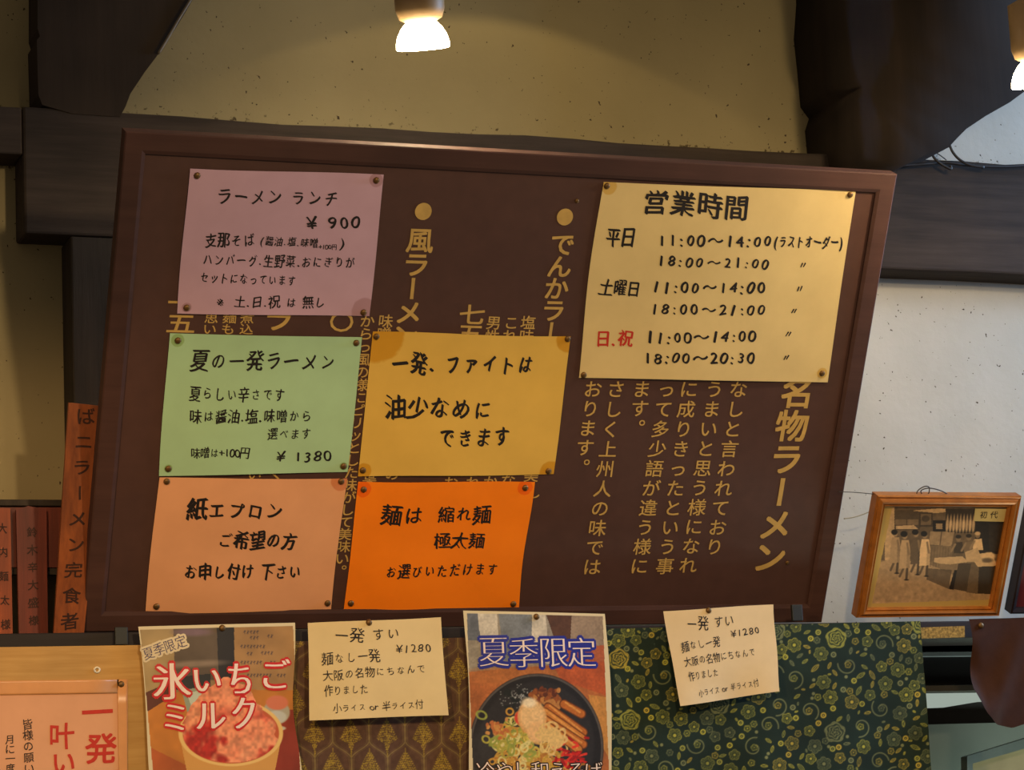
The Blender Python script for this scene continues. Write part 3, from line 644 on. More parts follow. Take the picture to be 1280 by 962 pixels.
# --- brown damask cloth
def brown_art(x, y):
    px = 45.5; py = 72.0; xo = x - 391 - (y - 850) * .02; yo = y - 838; c = np.tile(np.array((92, 68, 54.)), (len(x), 1))
    py = 79.0; yo = y - 917; ln = np.zeros(len(x)); orn = np.zeros(len(x))
    wob = .25 * px * (np.cos(2 * math.pi * yo / py) - .16 * np.cos(6 * math.pi * yo / py)) / .84
    for jj in range(2):
        ph = .25 * px * (1 if jj == 0 else -1); sg = 1 if jj == 0 else -1
        d = (xo - ph - sg * wob + px / 2) % px - px / 2; sl = np.sqrt(1 + (.25 * px * 2 * math.pi / py * np.sin(2 * math.pi * yo / py)) ** 2)
        ln = np.maximum(ln, np.clip(1.3 - np.abs(d) / sl, 0, 1)); ln = np.maximum(ln, .45 * np.clip(1 - np.abs(np.abs(d) / sl - 2.4), 0, 1))
    for sh_ in (0, .5):
        u = ((xo / px + sh_ + .5) % 1 - .5) * px; v = ((yo / py + sh_ + .5) % 1 - .5) * py - 2
        wv = np.where(v < 4, 12.5 * np.clip((v + 20) / 24, 0, 1) ** .8, np.maximum(12.5 * np.clip(1 - (v - 4) / 6, 0, 1) ** .6, 4.0 * np.clip(1 - (v - 8) / 18, 0, 1)))
        s1 = np.sin(v * 1.7 + np.abs(u) * 1.1); s2 = np.sin(np.abs(u) * 1.5 - v * .5)
        inner = (np.abs(u) < wv) * (v > -21) * (v < 25); pat = np.clip(.55 + .8 * s1 * s2 + .9 * (vn(x, y, 1.5, 6) - .5) * 1.6 - .1, 0, 1)
        orn = np.maximum(orn, inner * pat); orn = np.maximum(orn, .8 * np.clip(1 - np.abs(np.abs(u) - wv * 1.05), 0, 1) * (v > -20) * (v < 10) * (np.sin(v * 2.4) > -.2)); orn = np.maximum(orn, .8 * np.clip(1.0 - np.abs(u), 0, 1) * (v > -24) * (v < 27))
    c = c * (1 - .7 * ln[:, None]) + np.array((150, 132, 80.)) * .7 * ln[:, None]
    c = c * (1 - .85 * orn[:, None]) + np.array((176, 152, 56.)) * .85 * orn[:, None]
    return c * (.86 + .28 * fbm(x, y, 6, 4))[:, None]
LOW2 = VPL(LOWY + 0.004)
sh = Cloth(LOW2, [(340, 802), (610, 796), (620, 1080), (350, 1080)], 0.002, 0, 5)
o = sh.mesh('hanging_cloth', M_CLOTH, None, 360, 330, brown_art, thick=0); tag(o, 'brown damask cloth with golden plume pattern hanging between the two posters', 'cloth')

# --- pale board at the lower left with its sheet
KP = VPL(-0.058)
tb = thing('plywood_board', tuple(KP.at(*KP.uv(90, 960))), 'pale tan plywood board under the wooden plaques, lower left', 'board')
a0, b1 = KP.uv(-260, 808); a1 = KP.uv(189, 900)[0]; b0 = KP.uv(90, 1120)[1]; b1 = KP.uv(90, 807)[1]
plane_box('panel', KP, a0, a1, b0, b1, -0.01, 0.0, M_KRAFT, tb, 0.0015)
ka, kb = KP.uv(121, 837)
v_, f_ = lathe([(.0022, .0006), (.0024, .0016), (.0042, .0018), (.0049, .0010), (.0050, 0)], 24)
mesh_obj('eyelet', [KP.at(ka + q[0], kb + q[1], q[2]) for q in v_], f_, flat('pale_metal_ring', (226, 214, 186), 0.3, 0.5, 0.2), tb, True)['label'] = 'pale ring-shaped eyelet'
KS = KP.off(.001)
tsh, ksh = notice('paper_notice', 'salmon sheet with red and black vertical writing on the plywood board', KS, [(-190, 853), (158, 849), (160, 1100), (-190, 1100)], (226, 168, 128), [], [(151, 855, 'in the top right corner')], 'salmon vertical sheet', 0.0015, stains=[], seed=9)
k1 = Ink(ksh, 5, .6); k1.col_('一発麺', (122, 890), (130, 980), 36, 36, 0.022); k1.col_('叶い', (77, 919), (79, 953), 31, 29, 0.022); k1.build('handwriting', M_REDINK, tsh, 'red handwriting')
k1 = Ink(ksh, 6, .8); k1.col_('皆様の願い', (34, 905), (36, 960), 12, 12, 0.008); k1.col_('月に一度', (12, 924), (12.5, 960), 11, 11, 0.008); k1.build('handwriting', M_INK, tsh)
# cellophane sleeve over that sheet: orange aged strip at the top and right
gm = flat('aged_tape', (214, 150, 92), 0.3, 0.5, 0, .12, 20)
for px in ([(-190, 853), (148, 849), (146, 866), (-190, 872)], [(146, 849), (158, 849), (160, 1100), (150, 1100)]):
    s2 = Sheet(KS, px, 0.0, 0, 3); s2.w = lambda sx, ty: 0.0026 + 0 * sx; s2.mesh('tape_strip', gm, tsh, 8, 8, thick=0.0002)['label'] = 'aged orange tape strip'

# --- posters
M_GLOSS = vcol('glossy_print', 0.5, 0.3, 0.06)
def outlined(surf, items, fill, line, parent, foff, loff, seed=1, jit=.15, shear=0.0, thin=0.0):
    a = Ink(surf, seed, jit); b = Ink(surf, seed, jit)
    for (ch, x, y, h, wd, rot) in items:
        for ink, off, ww in ((a, loff, .0004), (b, foff, .0008)):
            c = surf.uv(x, y); ey = np.linalg.norm(surf.uv(x, y - h) - c) * 1.12; ex = np.linalg.norm(surf.uv(x + wd, y) - c) * 1.12; r = math.radians(rot)
            ink.r = random.Random(hash_(ch) + seed); ink.put(ch, c, ex * np.array([math.cos(r), math.sin(r)]), ey * np.array([-math.sin(r), math.cos(r)]), off, shear, w=ww, nib=(0.0 if off > 0 and ink is b else None), thin=(thin if ink is b else 0.0))
    a.build('title_outline', line, parent); b.build('title', fill, parent)
PP = VPL(-0.066)
def ice_art(x, y):
    A = Art(x, y, (150, 122, 84)); A.grain(.12, 14)
    A.poly([(176, 786), (216, 784), (218, 858), (180, 868)], (168, 144, 100)); A.poly([(216, 780), (272, 780), (272, 850), (218, 852)], (98, 84, 70)); A.ell(240, 790, 22, 5, (120, 98, 108), 0, 4)
    A.poly([(270, 780), (292, 780), (294, 850), (272, 850)], (44, 42, 44)); A.poly([(292, 780), (372, 778), (374, 870), (292, 866)], (172, 132, 84))
    for yy, xa_, xb_ in ((790, 304, 325), (797, 312, 326), (795, 334, 344), (808, 300, 334), (817, 308, 318), (816, 326, 342), (828, 300, 330), (828, 337, 347), (844, 308, 340), (844, 346, 360)):
        for k in range(int((xb_ - xa_) / 4)):
            A.seg(xa_ + 4 * k, yy + (k % 2) * 1.5, xa_ + 4 * k + 2.4, yy - 1.5, .5, (70, 58, 66), .8); A.seg(xa_ + 4 * k + 1, yy - 2, xa_ + 4 * k + 1.4, yy + 2, .4, (70, 58, 66), .7)
    A.ell(240, 830, 36, 4, (170, 150, 130), -3, 4, .7); A.poly([(222, 846), (262, 842), (262, 862), (190, 862)], (48, 50, 52)); A.poly([(180, 866), (218, 850), (218, 868), (182, 896)], (92, 50, 38))
    A.poly([(180, 892), (226, 862), (372, 862), (420, 1060), (170, 1060)], (190, 120, 50)); A.poly([(330, 890), (380, 885), (420, 1060), (345, 1060)], (140, 52, 36))
    A.poly([(180, 930), (240, 960), (240, 1060), (180, 1060)], (176, 84, 44), .8); A.grain(.15, 26, 2)
    A.poly([(226, 862), (262, 858), (256, 902), (236, 900)], (150, 160, 140)); A.poly([(232, 866), (256, 862), (244, 898)], (196, 206, 190))
    # glass dish at the right
    A.ell(345, 890, 17, 15, (176, 170, 150), 0, 2); A.ell(345, 896, 13, 8, (196, 198, 190), 0, 2); A.ell(346, 878, 14, 9, (214, 122, 90), 0, 2); A.rect(342, 903, 350, 908, (190, 186, 170)); A.ell(347, 910, 10, 3, (200, 194, 176), 0, 1)
    # bowl
    A.ell(288, 918, 64, 42, (224, 180, 110), 0, 1); A.poly([(224, 920), (352, 918), (338, 990), (300, 1010), (262, 1004), (236, 980)], (214, 158, 84)); A.ell(288, 916, 61, 38, (198, 96, 60), 0, 1)
    # shaved ice mound
    m0 = A.c.copy(); n = fbm(x, y, 13, 5); n2 = fbm(x, y, 26, 8)
    edge = 60 * np.clip((y - 846) / 62, 0, 1) ** .62 + 5 * (n - .5) * 3; m = ((np.abs(x - 282 - (y - 850) * .05) < edge) & (y > 846 + 4 * (n - .5)) & (((x - 288) / 61) ** 2 + ((y - 916) / 37) ** 2 < 1.0) | ((np.abs(x - 282) < edge) & (y > 846) & (y < 918)))
    cc = np.array((222, 128, 92.))[None] * (1 - n[:, None]) + np.array((236, 160, 118.))[None] * n[:, None]; d = np.clip((n2 - .50) * 7, 0, 1)[:, None] * np.clip((y - 880) / 30, 0, 1)[:, None]
    cc = cc * (1 - d) + np.array((176, 44, 36.)) * d; cc = cc * (.80 + .26 * vn(x, y, 3.4, 4) + .2 * vn(x, y, 7, 3))[:, None]; k = m.astype(float)[:, None]; A.c = A.c * (1 - k) + cc * k
    A.ring(288, 916, 63, 40, 1.6, (236, 196, 120)); A.c = np.where(((y < 905) & m)[:, None], cc, A.c)
    # thin white margin
    return A.c
def margin(px, pxm, art, c=(222, 208, 170)):
    def f(x, y):
        a = art(x, y); A = Art(x, y, (0, 0, 0)); A.c = np.tile(np.array(c, float), (len(x), 1)); B = Art(x, y, (0, 0, 0)); B.poly(pxm, (1, 1, 1)); k = B.c[:, :1]; return A.c * (1 - k) + a * k
    return f
PX1 = [(172, 783), (369, 778), (384, 1060), (196, 1060)]; IN1 = [(175, 787), (366, 782), (380, 1064), (200, 1064)]
sh = Sheet(PP, PX1, 0.004, 0, 4)
def bend1(X, Y): return X + (-0.045 * np.exp(-((Y - .62) / .22) ** 2)) * (X ** 2) - 0.01 * np.sin(Y * 6) * (1 - X), Y
t1 = thing('poster', tuple(sh.pl.at(*(sum(sh.c) / 4))), 'glossy poster of pink shaved ice in a bowl with red outlined title', 'poster')
sh.mesh('print', M_GLOSS, t1, 300, 380, margin(PX1, IN1, ice_art), bend1)
M_TW = flat('title_white', (246, 226, 214), 0.4, .4, 0, .04); M_TR = flat('title_red', (205, 30, 34), 0.4, .4, 0, .06); M_TB = flat('title_blue', (38, 48, 150), 0.4, .4, 0, .06); M_TN = flat('title_indigo', (70, 58, 96), 0.4, .4, 0, .06); M_CR = flat('title_cream', (222, 204, 166), 0.4, .4, 0, .04)
outlined(sh, [('氷', 214, 851, 45, 44, 0), ('い', 257, 849, 35, 36, 0), ('ち', 299, 848, 42, 32, 0), ('ご', 343, 843, 38, 36, 0), ('ミ', 218, 896, 38, 32, 0), ('ル', 262, 894, 38, 36, 0), ('ク', 304, 891, 42, 32, 0)], M_TW, M_TR, t1, 0.030, 0.06, 3, thin=.014)
outlined(sh, [('夏', 185, 816, 15, 13, 17), ('季', 198, 811, 15, 13, 17), ('限', 211, 807, 15, 13, 17), ('定', 225, 802, 15, 13, 17)], M_TN, M_CR, t1, 0.008, 0.16, 4, thin=.008)
a, b = sh.uv(277, 785); tack(sh.pos([a], [b], .0004)[0], PP, 'brass thumbtack at the top of the shaved ice poster')

def noodle_art(x, y):
    A = Art(x, y, (168, 98, 52)); A.grain(.2, 30)
    A.poly([(580, 760), (760, 760), (760, 826), (580, 840)], (150, 142, 128)); A.poly([(594, 764), (620, 764), (624, 830), (602, 820)], (206, 200, 186)); A.poly([(584, 764), (596, 764), (600, 800), (584, 800)], (104, 110, 120))
    A.poly([(622, 764), (666, 764), (664, 826), (628, 826)], (120, 126, 132)); A.poly([(664, 764), (680, 764), (686, 830), (662, 826)], (204, 196, 178)); A.poly([(680, 764), (714, 764), (712, 802), (692, 800)], (88, 58, 42)); A.poly([(714, 764), (762, 764), (762, 815), (712, 810)], (150, 130, 110))
    A.ell(655, 845, 70, 12, (176, 108, 58), 0, 8); A.poly([(680, 812), (756, 806), (760, 870), (700, 850)], (186, 84, 44), .8); A.poly([(735, 868), (764, 872), (768, 960), (745, 920)], (200, 140, 70)); A.grain(.12, 12, 1)
    A.ell(670, 935, 84, 93, (34, 32, 34), 0, 1.5); A.ring(670, 935, 82, 91, 1.2, (86, 80, 76)); A.ell(670, 930, 72, 78, (44, 42, 44), 0, 4); A.ell(600, 955, 20, 50, (62, 60, 60), 10, 8, .5)
    r = random.Random(4)
    for _ in range(150): A.ell(r.gauss(648, 11), r.gauss(871, 6), .9, .7, (180, 186, 184), 0, .6, .6)
    for _ in range(26): A.ell(r.uniform(630, 668), r.uniform(862, 884), 4, 2, (30, 34, 34), r.uniform(0, 180), 1)
    cols = [(214, 170, 84), (196, 150, 66), (226, 196, 120), (200, 160, 60), (180, 120, 50)]
    for _ in range(60):
        cx = r.gauss(668, 34); cy = r.gauss(952, 14)
        if ((cx - 670) / 70) ** 2 + ((cy - 935) / 76) ** 2 < 1: A.ring(cx, cy, r.uniform(6, 14), r.uniform(4, 9), 1.2, r.choice(cols), r.uniform(0, 180))
    for _ in range(60):   # rich meat and shallots at the back
        cx = r.uniform(662, 700); cy = r.uniform(862, 885); A.ell(cx, cy, r.uniform(3, 6), r.uniform(2, 3.4), r.choice([(150, 84, 40), (120, 60, 34), (188, 130, 70), (96, 48, 30)]), r.uniform(0, 180), 1)
    for k, (x0, y0, x1, y1) in enumerate([(684, 884, 728, 915), (680, 890, 726, 922), (678, 898, 728, 930), (684, 908, 722, 936), (704, 880, 726, 892)]):
        A.seg(x0, y0, x1, y1, 6, (110, 58, 24)); A.seg(x0, y0, x1, y1, 4.6, (206, 130, 56) if k % 2 else (190, 108, 44)); A.seg(x0 + 2, y0 - 2, x1 - 2, y1 - 2, 1.2, (232, 170, 90), .7)
    for _ in range(75):
        cx = r.gauss(640, 16); cy = r.gauss(925, 15); A.ring(cx, cy, r.uniform(3, 7), r.uniform(2, 5), 1.1, r.choice([(206, 190, 84), (176, 168, 70), (222, 210, 140), (200, 150, 60), (150, 160, 70)]), r.uniform(0, 180)); 
    for _ in range(30): A.ell(r.gauss(622, 6), r.gauss(910, 6), 3, 2, r.choice([(190, 110, 60), (210, 150, 80)]), r.uniform(0, 180), 1)
    A.ell(650, 897, 8, 9, (214, 66, 50), 0, 2); A.ell(664, 897, 18, 22, (218, 160, 96), -8, 2); A.ell(664, 895, 16, 20, (236, 196, 138), -8, 6); A.ell(670, 915, 12, 14, (232, 186, 128), 0, 4); A.ell(660, 878, 9, 6, (244, 226, 190), 0, 4)
    for _ in range(46):
        cx = r.gauss(712, 11); cy = r.gauss(946, 11); A.seg(cx, cy, cx + r.uniform(-9, 9), cy + r.uniform(-5, 5), 1.5, r.choice([(206, 36, 28), (226, 58, 40), (168, 22, 22)]))
    for _ in range(24): cx = r.gauss(690, 8); cy = r.gauss(922, 6); A.ring(cx, cy, 6, 4, 1.2, (226, 190, 120), r.uniform(0, 180))
    A.c *= (.93 + .14 * vn(x, y, 2, 9))[:, None]; return A.c
PX2 = [(580, 763), (757, 767), (770, 1060), (591, 1060)]; IN2 = [(583, 766), (753, 770), (765, 1064), (595, 1064)]
sh = Sheet(PP, PX2, 0.004, 0, 8)
t2 = thing('poster', tuple(sh.pl.at(*(sum(sh.c) / 4))), 'glossy poster of a dark noodle bowl with egg and blue outlined title', 'poster')
sh.mesh('print', M_GLOSS, t2, 280, 400, margin(PX2, IN2, noodle_art), lambda X, Y: (X - .012 * np.sin(Y * 7) , Y))
outlined(sh, [('夏', 616, 814, 37, 35, 0), ('季', 653, 816, 36, 35, 0), ('限', 690, 815, 37, 35, 0), ('定', 726, 815, 36, 35, 0)], M_TW, M_TB, t2, 0.014, 0.075, 3, .05, thin=.019)
outlined(sh, [(c, 606 + i * 22.5, 964 - (0 if c != 'し' else 1), 24, 22, 0) for i, c in enumerate('冷やし和えそば')], M_TW, flat('title_black', (40, 26, 22), .4), t2, 0.010, 0.05, 3, .05, thin=.014)
a, b = sh.uv(669, 771); tack(sh.pos([a], [b], .0004)[0], PP, 'dark thumbtack at the top of the noodle poster')

GS = 'small cream price notices'
PS = VPL(-0.070)
notice('paper_notice', 'small cream notice priced 1280 yen, left one between the posters', PS, [(384, 779), (551, 771), (559, 894), (386, 900)], (228, 204, 150),
       [('一発 すい', (417, 795), (500, 791), 16), ('¥1280', (494, 811), (539, 809), 12), ('麺なし一発', (401, 824), (474, 819), 14), ('大阪の名物にちなんで', (402, 845), (532, 835), 12), ('作りました', (404, 864), (459, 861), 12), ('小ライス or 半ライス付', (415, 886), (528, 880), 10)],
       [(460, 778, 'at the top')], 'left small cream notice', 0.004, 0.004, seed=11, groups=GS, ink_off=-0.004)
notice('paper_notice', 'small curled cream notice priced 1280 yen, right one over the green cloth', PS, [(829, 763), (967, 756), (971, 865), (847, 882)], (226, 202, 158),
       [('一発 すい', (857, 780), (917, 775), 15), ('¥1280', (912, 792), (949, 787), 10), ('麺なし一発', (850, 809), (899, 801), 12), ('大阪の名物にちなんで', (853, 828), (943, 814), 11), ('作りました', (858, 846), (896, 840), 11), ('小ライス or 半ライス付', (870, 867), (946, 853), 9)],
       [(884, 763, 'at the top')], 'right small cream notice', 0.004, 0.010, seed=12, groups=GS, ink_off=-0.006)

# ================================================================== PLAQUES AT THE LEFT
def plaque_mat(n, c1, c2): return wood(n, c1, c2, 'z', 0.55, 0.35, 70, 0.25)
MP1 = plaque_mat('orange_plaque', (112, 50, 24), (160, 76, 34)); MP2 = plaque_mat('red_plaque', (80, 32, 20), (116, 46, 28)); MP3 = plaque_mat('tall_plaque', (108, 54, 22), (156, 84, 36))
PB = VPL(0.055)
tag(prism_px('backing_rail', PB, [(-260, 633), (90, 634), (88, 709), (-260, 707)], 0.012, MP2, None, 0.0015), 'reddish horizontal board behind the hanging wooden plaques', 'board')
tag(prism_px('backing_rail', VPL(.058), [(-260, 708), (90, 710), (88, 718), (-260, 716)], 0.012, M_POST, None, 0.001), 'narrow dark batten under the reddish board behind the plaques', 'batten')
tag(prism_px('backing_rail', VPL(.056), [(-260, 795), (110, 797), (110, 815), (-260, 815)], 0.012, M_POST, None, 0.001), 'dark batten behind the lower ends of the plaques', 'batten')
PQ = VPL(0.042)
def plaque(px, mat, label, txt, p0, p1, h, wd, pl=PQ, mats=None):
    uvs = [pl.uv(*p) for p in px]; c = pl.at(*(sum(uvs) / len(uvs))); t = thing('wooden_plaque', tuple(c), label, 'plaque', 'wooden name plaques hanging left of the board')
    prism_px('plank', pl, px, 0.007, mat, t, 0.001); k = Ink(FlatSurf(pl), hash_(label), .7); k.col_(txt, p0, p1, h, wd, 0.020, w=0.0004); k.build('brush_writing', flat('faded_ink', (54, 28, 18), .7), t); return t
plaque([(-18, 634), (13, 635), (16, 796), (14, 799), (-16, 797)], MP1, 'orange brown wooden plaque cut by the left picture edge', '大内麺太様', (3, 660), (7, 780), 12, 11)
plaque([(20, 637), (35, 632), (58, 636), (60, 796), (24, 798)], MP2, 'dark red wooden plaque with faded writing, second from the left edge', '鈴木辛大盛様', (40, 665), (42, 775), 12, 12)
PT = Plane((0, -0.012, 0), (1, 0, 0), (0, -math.sin(math.radians(14)), math.cos(math.radians(14))))
plaque([(86, 503), (133, 508), (103, 812), (66, 812)], MP3, 'tall orange wooden plaque with bold vertical writing beside the menu board', 'ばニラーメン完食者', (107, 520), (87, 776), 19, 21, PT)

# ================================================================== FRAMED PHOTOGRAPH
FP = Plane((0, -0.022, 0), (1, 0, 0), BV)
def mitre(plane, outer, inner, prof, mat, parent, name='frame_rail'):
    """outer/inner are four plane points; prof = list of (t, w): t 0 outer .. 1 inner"""
    n = 4
    for k in range(n):
        o0, o1, i0, i1 = outer[k], outer[(k + 1) % n], inner[k], inner[(k + 1) % n]; bm = bmesh.new()
        A = [bm.verts.new(plane.at(*(o0 + (i0 - o0) * t), w)) for t, w in prof]; Bq = [bm.verts.new(plane.at(*(o1 + (i1 - o1) * t), w)) for t, w in prof]; m = len(A)
        for i in range(m): bm.faces.new((A[i], A[(i + 1) % m], Bq[(i + 1) % m], Bq[i]))
        bm.faces.new(A[::-1]); bm.faces.new(Bq); bm_obj(name, bm, mat, parent)
def pic_art(x, y):
    S = lambda v: (v * 1.28 - 12, v * 1.02 - 10, v * .70 - 6); A = Art(x, y, S(120)); A.grain(.1, 10)
    A.rect(1090, 630, 1260, 700, S(96)); A.poly([(1085, 706), (1150, 700), (1260, 748), (1260, 760), (1085, 760)], S(158)); A.poly([(1085, 706), (1110, 700), (1250, 742), (1245, 752), (1085, 752)], S(150)); A.grain(.08, 6, 4)
    A.rect(1106, 634, 1118, 700, S(168)); A.rect(1118, 637, 1150, 662, S(82)); A.rect(1119, 649, 1133, 656, S(110)); A.rect(1134, 649, 1148, 656, S(112)); A.poly([(1120, 657), (1142, 656), (1148, 661), (1120, 661)], S(172))
    A.poly([(1140, 638), (1175, 635), (1200, 638), (1170, 641)], S(176)); A.rect(1149, 640, 1166, 658, S(70)); A.rect(1151, 642, 1164, 656, S(104)); A.ell(1157, 648, 5, 4, S(72)); A.rect(1166, 650, 1182, 664, S(44)); A.rect(1170, 654, 1178, 661, S(140))
    A.rect(1182, 636, 1219, 666, S(58)); 
    for k in range(9): A.ell(1184 + k * 4.1, 656, 1.8, 9, S(168 + 12 * (k % 2)), 4, 1); A.ell(1184.5 + k * 4.1, 647, .8, 4, S(150), 4, 1)
    A.poly([(1163, 664), (1193, 665), (1189, 683), (1161, 680)], S(138)); A.seg(1177, 665, 1175, 681, .6, S(80)); A.rect(1163, 682, 1190, 700, S(112))
    A.rect(1219, 636, 1262, 692, S(44)); A.rect(1236, 655, 1256, 688, S(52)); A.grain(.1, 4, 3)
    for k in range(14): A.seg(1165 + k * 3.5, 684, 1163 + k * 3.5, 708, .4, S(84), .6)
    # table and stall
    A.poly([(1168, 697), (1203, 695), (1210, 702), (1182, 706), (1167, 702)], S(170)); A.poly([(1175, 704), (1196, 706), (1192, 714), (1176, 712)], S(120)); A.poly([(1193, 712), (1199, 712), (1192, 737), (1186, 736)], S(44))
    A.poly([(1160, 710), (1190, 712), (1186, 736), (1158, 724)], S(82), .8); A.poly([(1198, 704), (1222, 703), (1222, 742), (1192, 736)], S(74)); A.poly([(1222, 700), (1246, 704), (1240, 742), (1222, 742)], S(58)); A.poly([(1214, 703), (1224, 704), (1222, 742), (1208, 740)], S(96))
    A.poly([(1212, 693), (1240, 690), (1246, 707), (1222, 708)], S(176)); A.ell(1236, 695, 8, 5, S(190), 0, 2); A.ell(1234, 700, 7, 3, S(96), 0, 2)
    def woman(cx, top, dress, h=1.0, sk=S(120)):
        A.seg(cx - 2, top + 44 * h, cx - 6 * h, top + 53 * h, 1.4, S(92)); A.seg(cx + 3, top + 44 * h, cx + 2, top + 56 * h, 1.5, S(78)); A.ell(cx + 2, top + 57 * h, 3, 1, S(50), 0, .8)
        A.poly([(cx - 4, top + 10 * h), (cx + 5, top + 10 * h), (cx + 7, top + 24 * h), (cx + 6, top + 43 * h), (cx - 7, top + 44 * h), (cx - 6, top + 24 * h)], dress); A.poly([(cx + 3, top + 14 * h), (cx + 7, top + 24 * h), (cx + 6, top + 43 * h), (cx + 2, top + 43 * h)], tuple(v * .75 for v in dress), .6)
        A.seg(cx + 3, top + 14 * h, cx + 5, top + 27 * h, 1.3, sk); A.ell(cx, top + 5 * h, 3.2 * h, 4 * h, S(140), 0, 1); A.ell(cx - 1, top + 3 * h, 4.2 * h, 3.6 * h, S(42), 0, 1)
    woman(1119, 662, S(150), .95); woman(1145, 662, S(92), .98); woman(1131, 664, S(160), 1.06); woman(1156, 664, S(192), .98)
    def cook(cx, top, dress):
        A.poly([(cx - 6, top + 22), (cx - 5, top + 9), (cx + 5, top + 8), (cx + 7, top + 22)], dress); A.ell(cx, top + 4, 3, 3.6, S(120), 0, 1); A.ell(cx, top + 1.5, 3.6, 2.4, S(176) if dress[0] > 150 else S(50), 0, 1); A.seg(cx - 4, top + 11, cx - 9, top + 20, 1.3, S(130))
    cook(1198, 669, S(66)); cook(1211, 668, S(110)); cook(1222, 665, S(190)); A.poly([(1206, 690), (1222, 684), (1228, 702), (1208, 702)], S(168)); A.grain(.07, 3, 6)
    return A.c
tf = thing('framed_photograph', tuple(FP.at(*FP.uv(1165, 775))), 'sepia street stall photograph in a gilt frame standing on the ledge', 'picture')
fo = [FP.uv(*p) for p in [(1073, 775), (1249, 768), (1279, 619), (1095, 621)]]; fi = [FP.uv(*p) for p in [(1086, 764), (1239, 757), (1262, 635), (1108, 635)]]
# square the outline up
def sq(q):
    a0 = (q[0][0] + q[3][0]) / 2; a1 = (q[1][0] + q[2][0]) / 2; b0 = (q[0][1] + q[1][1]) / 2; b1 = (q[2][1] + q[3][1]) / 2; return [np.array(p) for p in ((a0, b0), (a1, b0), (a1, b1), (a0, b1))]
fo = sq(fo); fi = sq(fi)
M_GILT = flat('gilt_moulding', (170, 104, 38), 0.36, 0.5, 0.35, 0.2, 60); M_GILT2 = flat('gilt_lip', (206, 160, 74), 0.3, 0.5, 0.5, 0.15, 60)
mitre(FP, fo, fi, [(0, -.02), (0, -.003), (.08, .0), (.22, -.0015), (.34, .0005), (.5, .002), (.66, .0005), (.74, -.003), (.86, -.002), (1, -.006), (1, -.02)], M_GILT, tf)
s3 = Sheet(FP.off(-.009), [(0, 0)] * 4, 0); s3.c = [fi[3], fi[2], fi[1], fi[0]]; s3.w = lambda sx, ty: 0 * sx; s3.H = s3.W = 1
def pic_margin(x, y):
    a = pic_art(x, y); B = Art(x, y, (0, 0, 0)); B.poly([(1090, 754), (1116, 630), (1262, 630), (1240, 749)], (1, 1, 1)); k = B.c[:, :1]; return np.array((196, 160, 84.)) * (1 - k) + a * k
s3.mesh('photo_print', vcol('aged_photo_print', 0.5, 0.3, 0.3), tf, 260, 220, pic_margin, thick=0)
LP = FlatSurf(FP.off(-.0085)); q = [LP.uv(*p) for p in [(1217, 651), (1259, 652), (1262, 636), (1219, 635)]]
mesh_obj('caption_label', [LP.pl.at(p[0], p[1], 0.0) for p in q], [(0, 1, 2, 3)], flat('caption_paper', (206, 180, 112), .7), tf)
k = Ink(LP, 4, .4); k.line('初代', (1223, 643), (1249, 643), 8, .004, 0, w=.0004); k.build('caption_writing', M_INK, tf)
tube('hanging_wire', [FP.at(*FP.uv(u, v), -.012) for u, v in [(1150, 622), (1152, 616), (1160, 611), (1166, 612), (1165, 620), (1158, 621), (1156, 616), (1166, 613), (1180, 616), (1190, 621)]], 0.0009, M_IRON, tf)
tube('hanging_wire', [FP.at(*FP.uv(u, v), -.014) for u, v in [(1097, 621), (1075, 619), (1052, 618)]], 0.0006, M_IRON, tf)
# second frame, cut by the right edge of the picture
tf2 = thing('framed_picture', tuple(FP.at(*FP.uv(1300, 770))), 'dark framed picture with a red mount cut by the right picture edge', 'picture')
fo2 = sq([FP.uv(*p) for p in [(1263, 770), (1420, 762), (1450, 600), (1294, 602)]]); fi2 = [fo2[0] + (.009, .009), fo2[1] + (-.009, .009), fo2[2] + (-.009, -.009), fo2[3] + (.009, -.009)]
mitre(FP, fo2, fi2, [(0, -.02), (0, 0), (.3, .001), (1, -.002), (1, -.02)], flat('black_lacquer', (34, 24, 24), .4), tf2)
plane_box('mount', FP, fi2[0][0], fi2[1][0], fi2[0][1], fi2[2][1], -.012, -.008, flat('dark_red_mount', (98, 32, 32), .6), tf2, 0)
tag(tube('picture_wire', wirepts([(1055, 648), (1068, 646), (1083, 641), (1098, 634)], 0.05), 0.0009, flat('pale_string', (150, 140, 110), .6)), 'loose pale string on the wall between the board and the gilt frame', 'string')

# ================================================================== RIGHT LOWER CORNER: cloth flap and kitchen behind
M_MAR = flat('maroon_cloth', (60, 35, 22), 0.85, 0.15, 0, .12, 60, .2)
CP = VPL(-0.085)
class Flap(Sheet):
    def w(s, sx, ty): d = sx * .8 + (1 - ty) * .62; return .006 + .010 * (1 - ty) ** .7 * np.sin(9 * d + 3 * ty) + .006 * np.sin(15 * sx - 8 * ty + 1) * (1 - ty) + .0012 * np.sin(26 * d + 6 * ty) + .012 * np.exp(-((sx - .33 + .28 * (1 - ty)) / .06) ** 2) * (1 - ty)
sh = Flap(CP, [(1208, 774), (1420, 768), (1420, 910), (1216, 910)], 0)
def flapshape(X, Y):
    low = np.interp(X, [0, .05, .12, .22, .32, .5, 1], [.36, .14, .03, .0, .05, .04, .0]); Y2 = low + (1 - low) * Y
    return X + (1 - Y) * .0 + .02 * np.sin(Y * 3) * (1 - X), Y2
o = sh.mesh('cloth_flap', M_MAR, None, 70, 50, None, flapshape); tag(o, 'maroon cloth flap tacked up under the pictures at the right edge', 'cloth')
a, b = sh.uv(1223, 782); tack(sh.pos([a], [b], .001)[0], CP, 'brass thumbtack holding the maroon cloth flap')
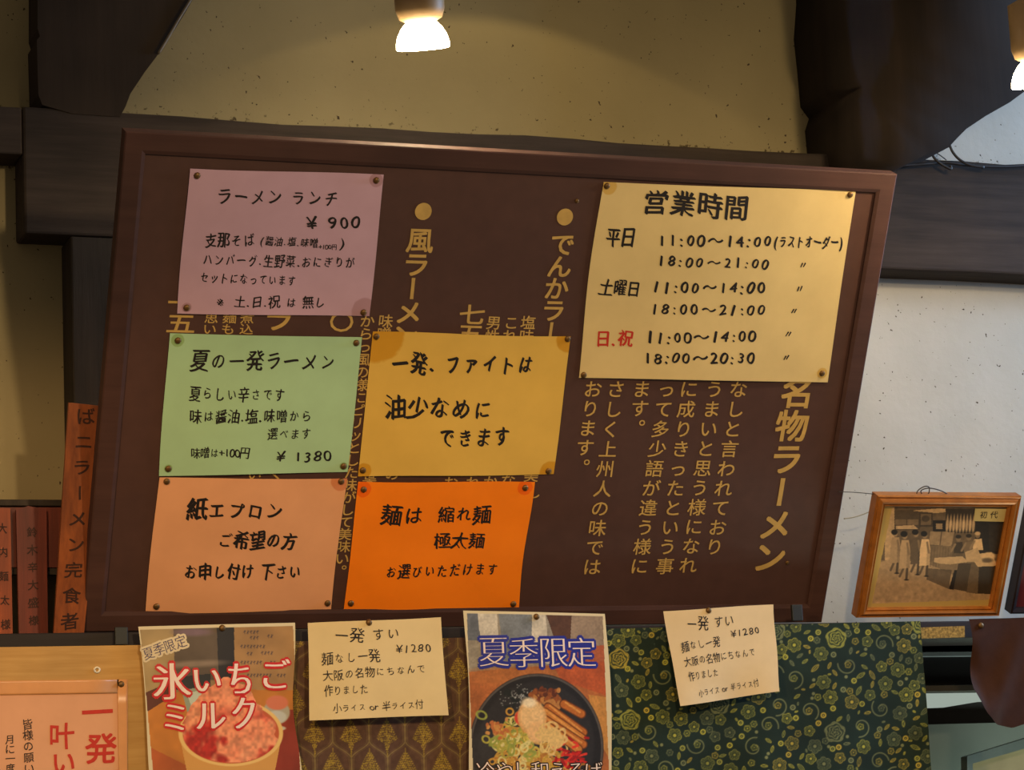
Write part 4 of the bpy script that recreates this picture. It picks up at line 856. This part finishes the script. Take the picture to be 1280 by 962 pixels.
def kb(name, px, y, depth, mat, label, cat, bv=.001):
    o = prism_px(name, VPL(y), px, depth, mat, None, bv); tag(o, label, cat); return o
_g = NB('self_glowing_pane', .3, .5); _g.color(lin((176, 190, 180))); _g.b.inputs['Emission Color'].default_value = (.72, .85, .74, 1); _g.b.inputs['Emission Strength'].default_value = .34; M_PANE = _g.m  # pane is no lamp: emission added in place of kitchen light reaching it
kb('ledge_strip', [(1150, 784), (1206, 782), (1206, 796), (1150, 798)], -0.0475, .0022, flat('gritty_gold_strip', (150, 122, 62), .8, .2, 0, .7, 260, .5), 'gritty golden strip just under the ledge beside the green cloth', 'strip')
M_BK = flat('black_shelf', (22, 21, 22), .35, .4); M_STEEL = flat('dull_steel', (128, 140, 134), 0.35, .5, .6, .1, 8)
kb('rack_bar', [(1130, 799), (1440, 793), (1440, 812), (1130, 816)], 0.10, .05, M_BK, 'upper black shelf bar in the kitchen opening', 'bar')
kb('rack_strip', [(1130, 815), (1440, 812), (1440, 817), (1130, 820)], 0.09, .03, flat('pale_strip', (120, 128, 130), .4), 'thin pale strip between the two black bars in the kitchen opening', 'strip')
kb('rack_bar', [(1130, 820), (1440, 817), (1440, 852), (1130, 856)], 0.11, .05, M_BK, 'lower wide black shelf bar in the kitchen opening', 'bar')
kb('rack_rail', [(1130, 857), (1440, 853), (1440, 860), (1130, 864)], 0.105, .05, flat('brown_rail', (58, 48, 36), .5), 'brown rail under the black bars in the kitchen opening', 'bar')
kb('glass_panel', [(1130, 865), (1440, 855), (1440, 872), (1222, 877), (1180, 884), (1130, 890)], 0.30, .02, M_PANE, 'bright pale pane seen through the kitchen opening', 'pane')
kb('hood_edge', [(1130, 886), (1180, 884), (1222, 877), (1440, 871), (1440, 899), (1130, 908)], 0.28, .03, flat('hood_dark', (44, 42, 42), .4), 'dark band below the bright pane in the kitchen', 'band')
kb('steel_hood', [(1130, 906), (1440, 898), (1440, 1090), (1130, 1090)], 0.26, .05, M_STEEL, 'grey steel panel low in the kitchen opening', 'panel')
tc = thing('display_case', tuple(VPL(.12).at(*VPL(.12).uv(1280, 1000))), 'pale glass case with a steel rim in the lower right corner', 'case')
prism_px('case_rim', VPL(.10), [(1209, 945), (1330, 908), (1330, 921), (1216, 954), (1216, 1060), (1209, 1060)], .02, flat('rim_steel', (120, 138, 132), .3, .5, .5), tc, .001)
prism_px('case_front', VPL(.115), [(1214, 950), (1330, 916), (1330, 1060), (1214, 1060)], .02, flat('case_cream', (150, 138, 104), .4), tc, .001)
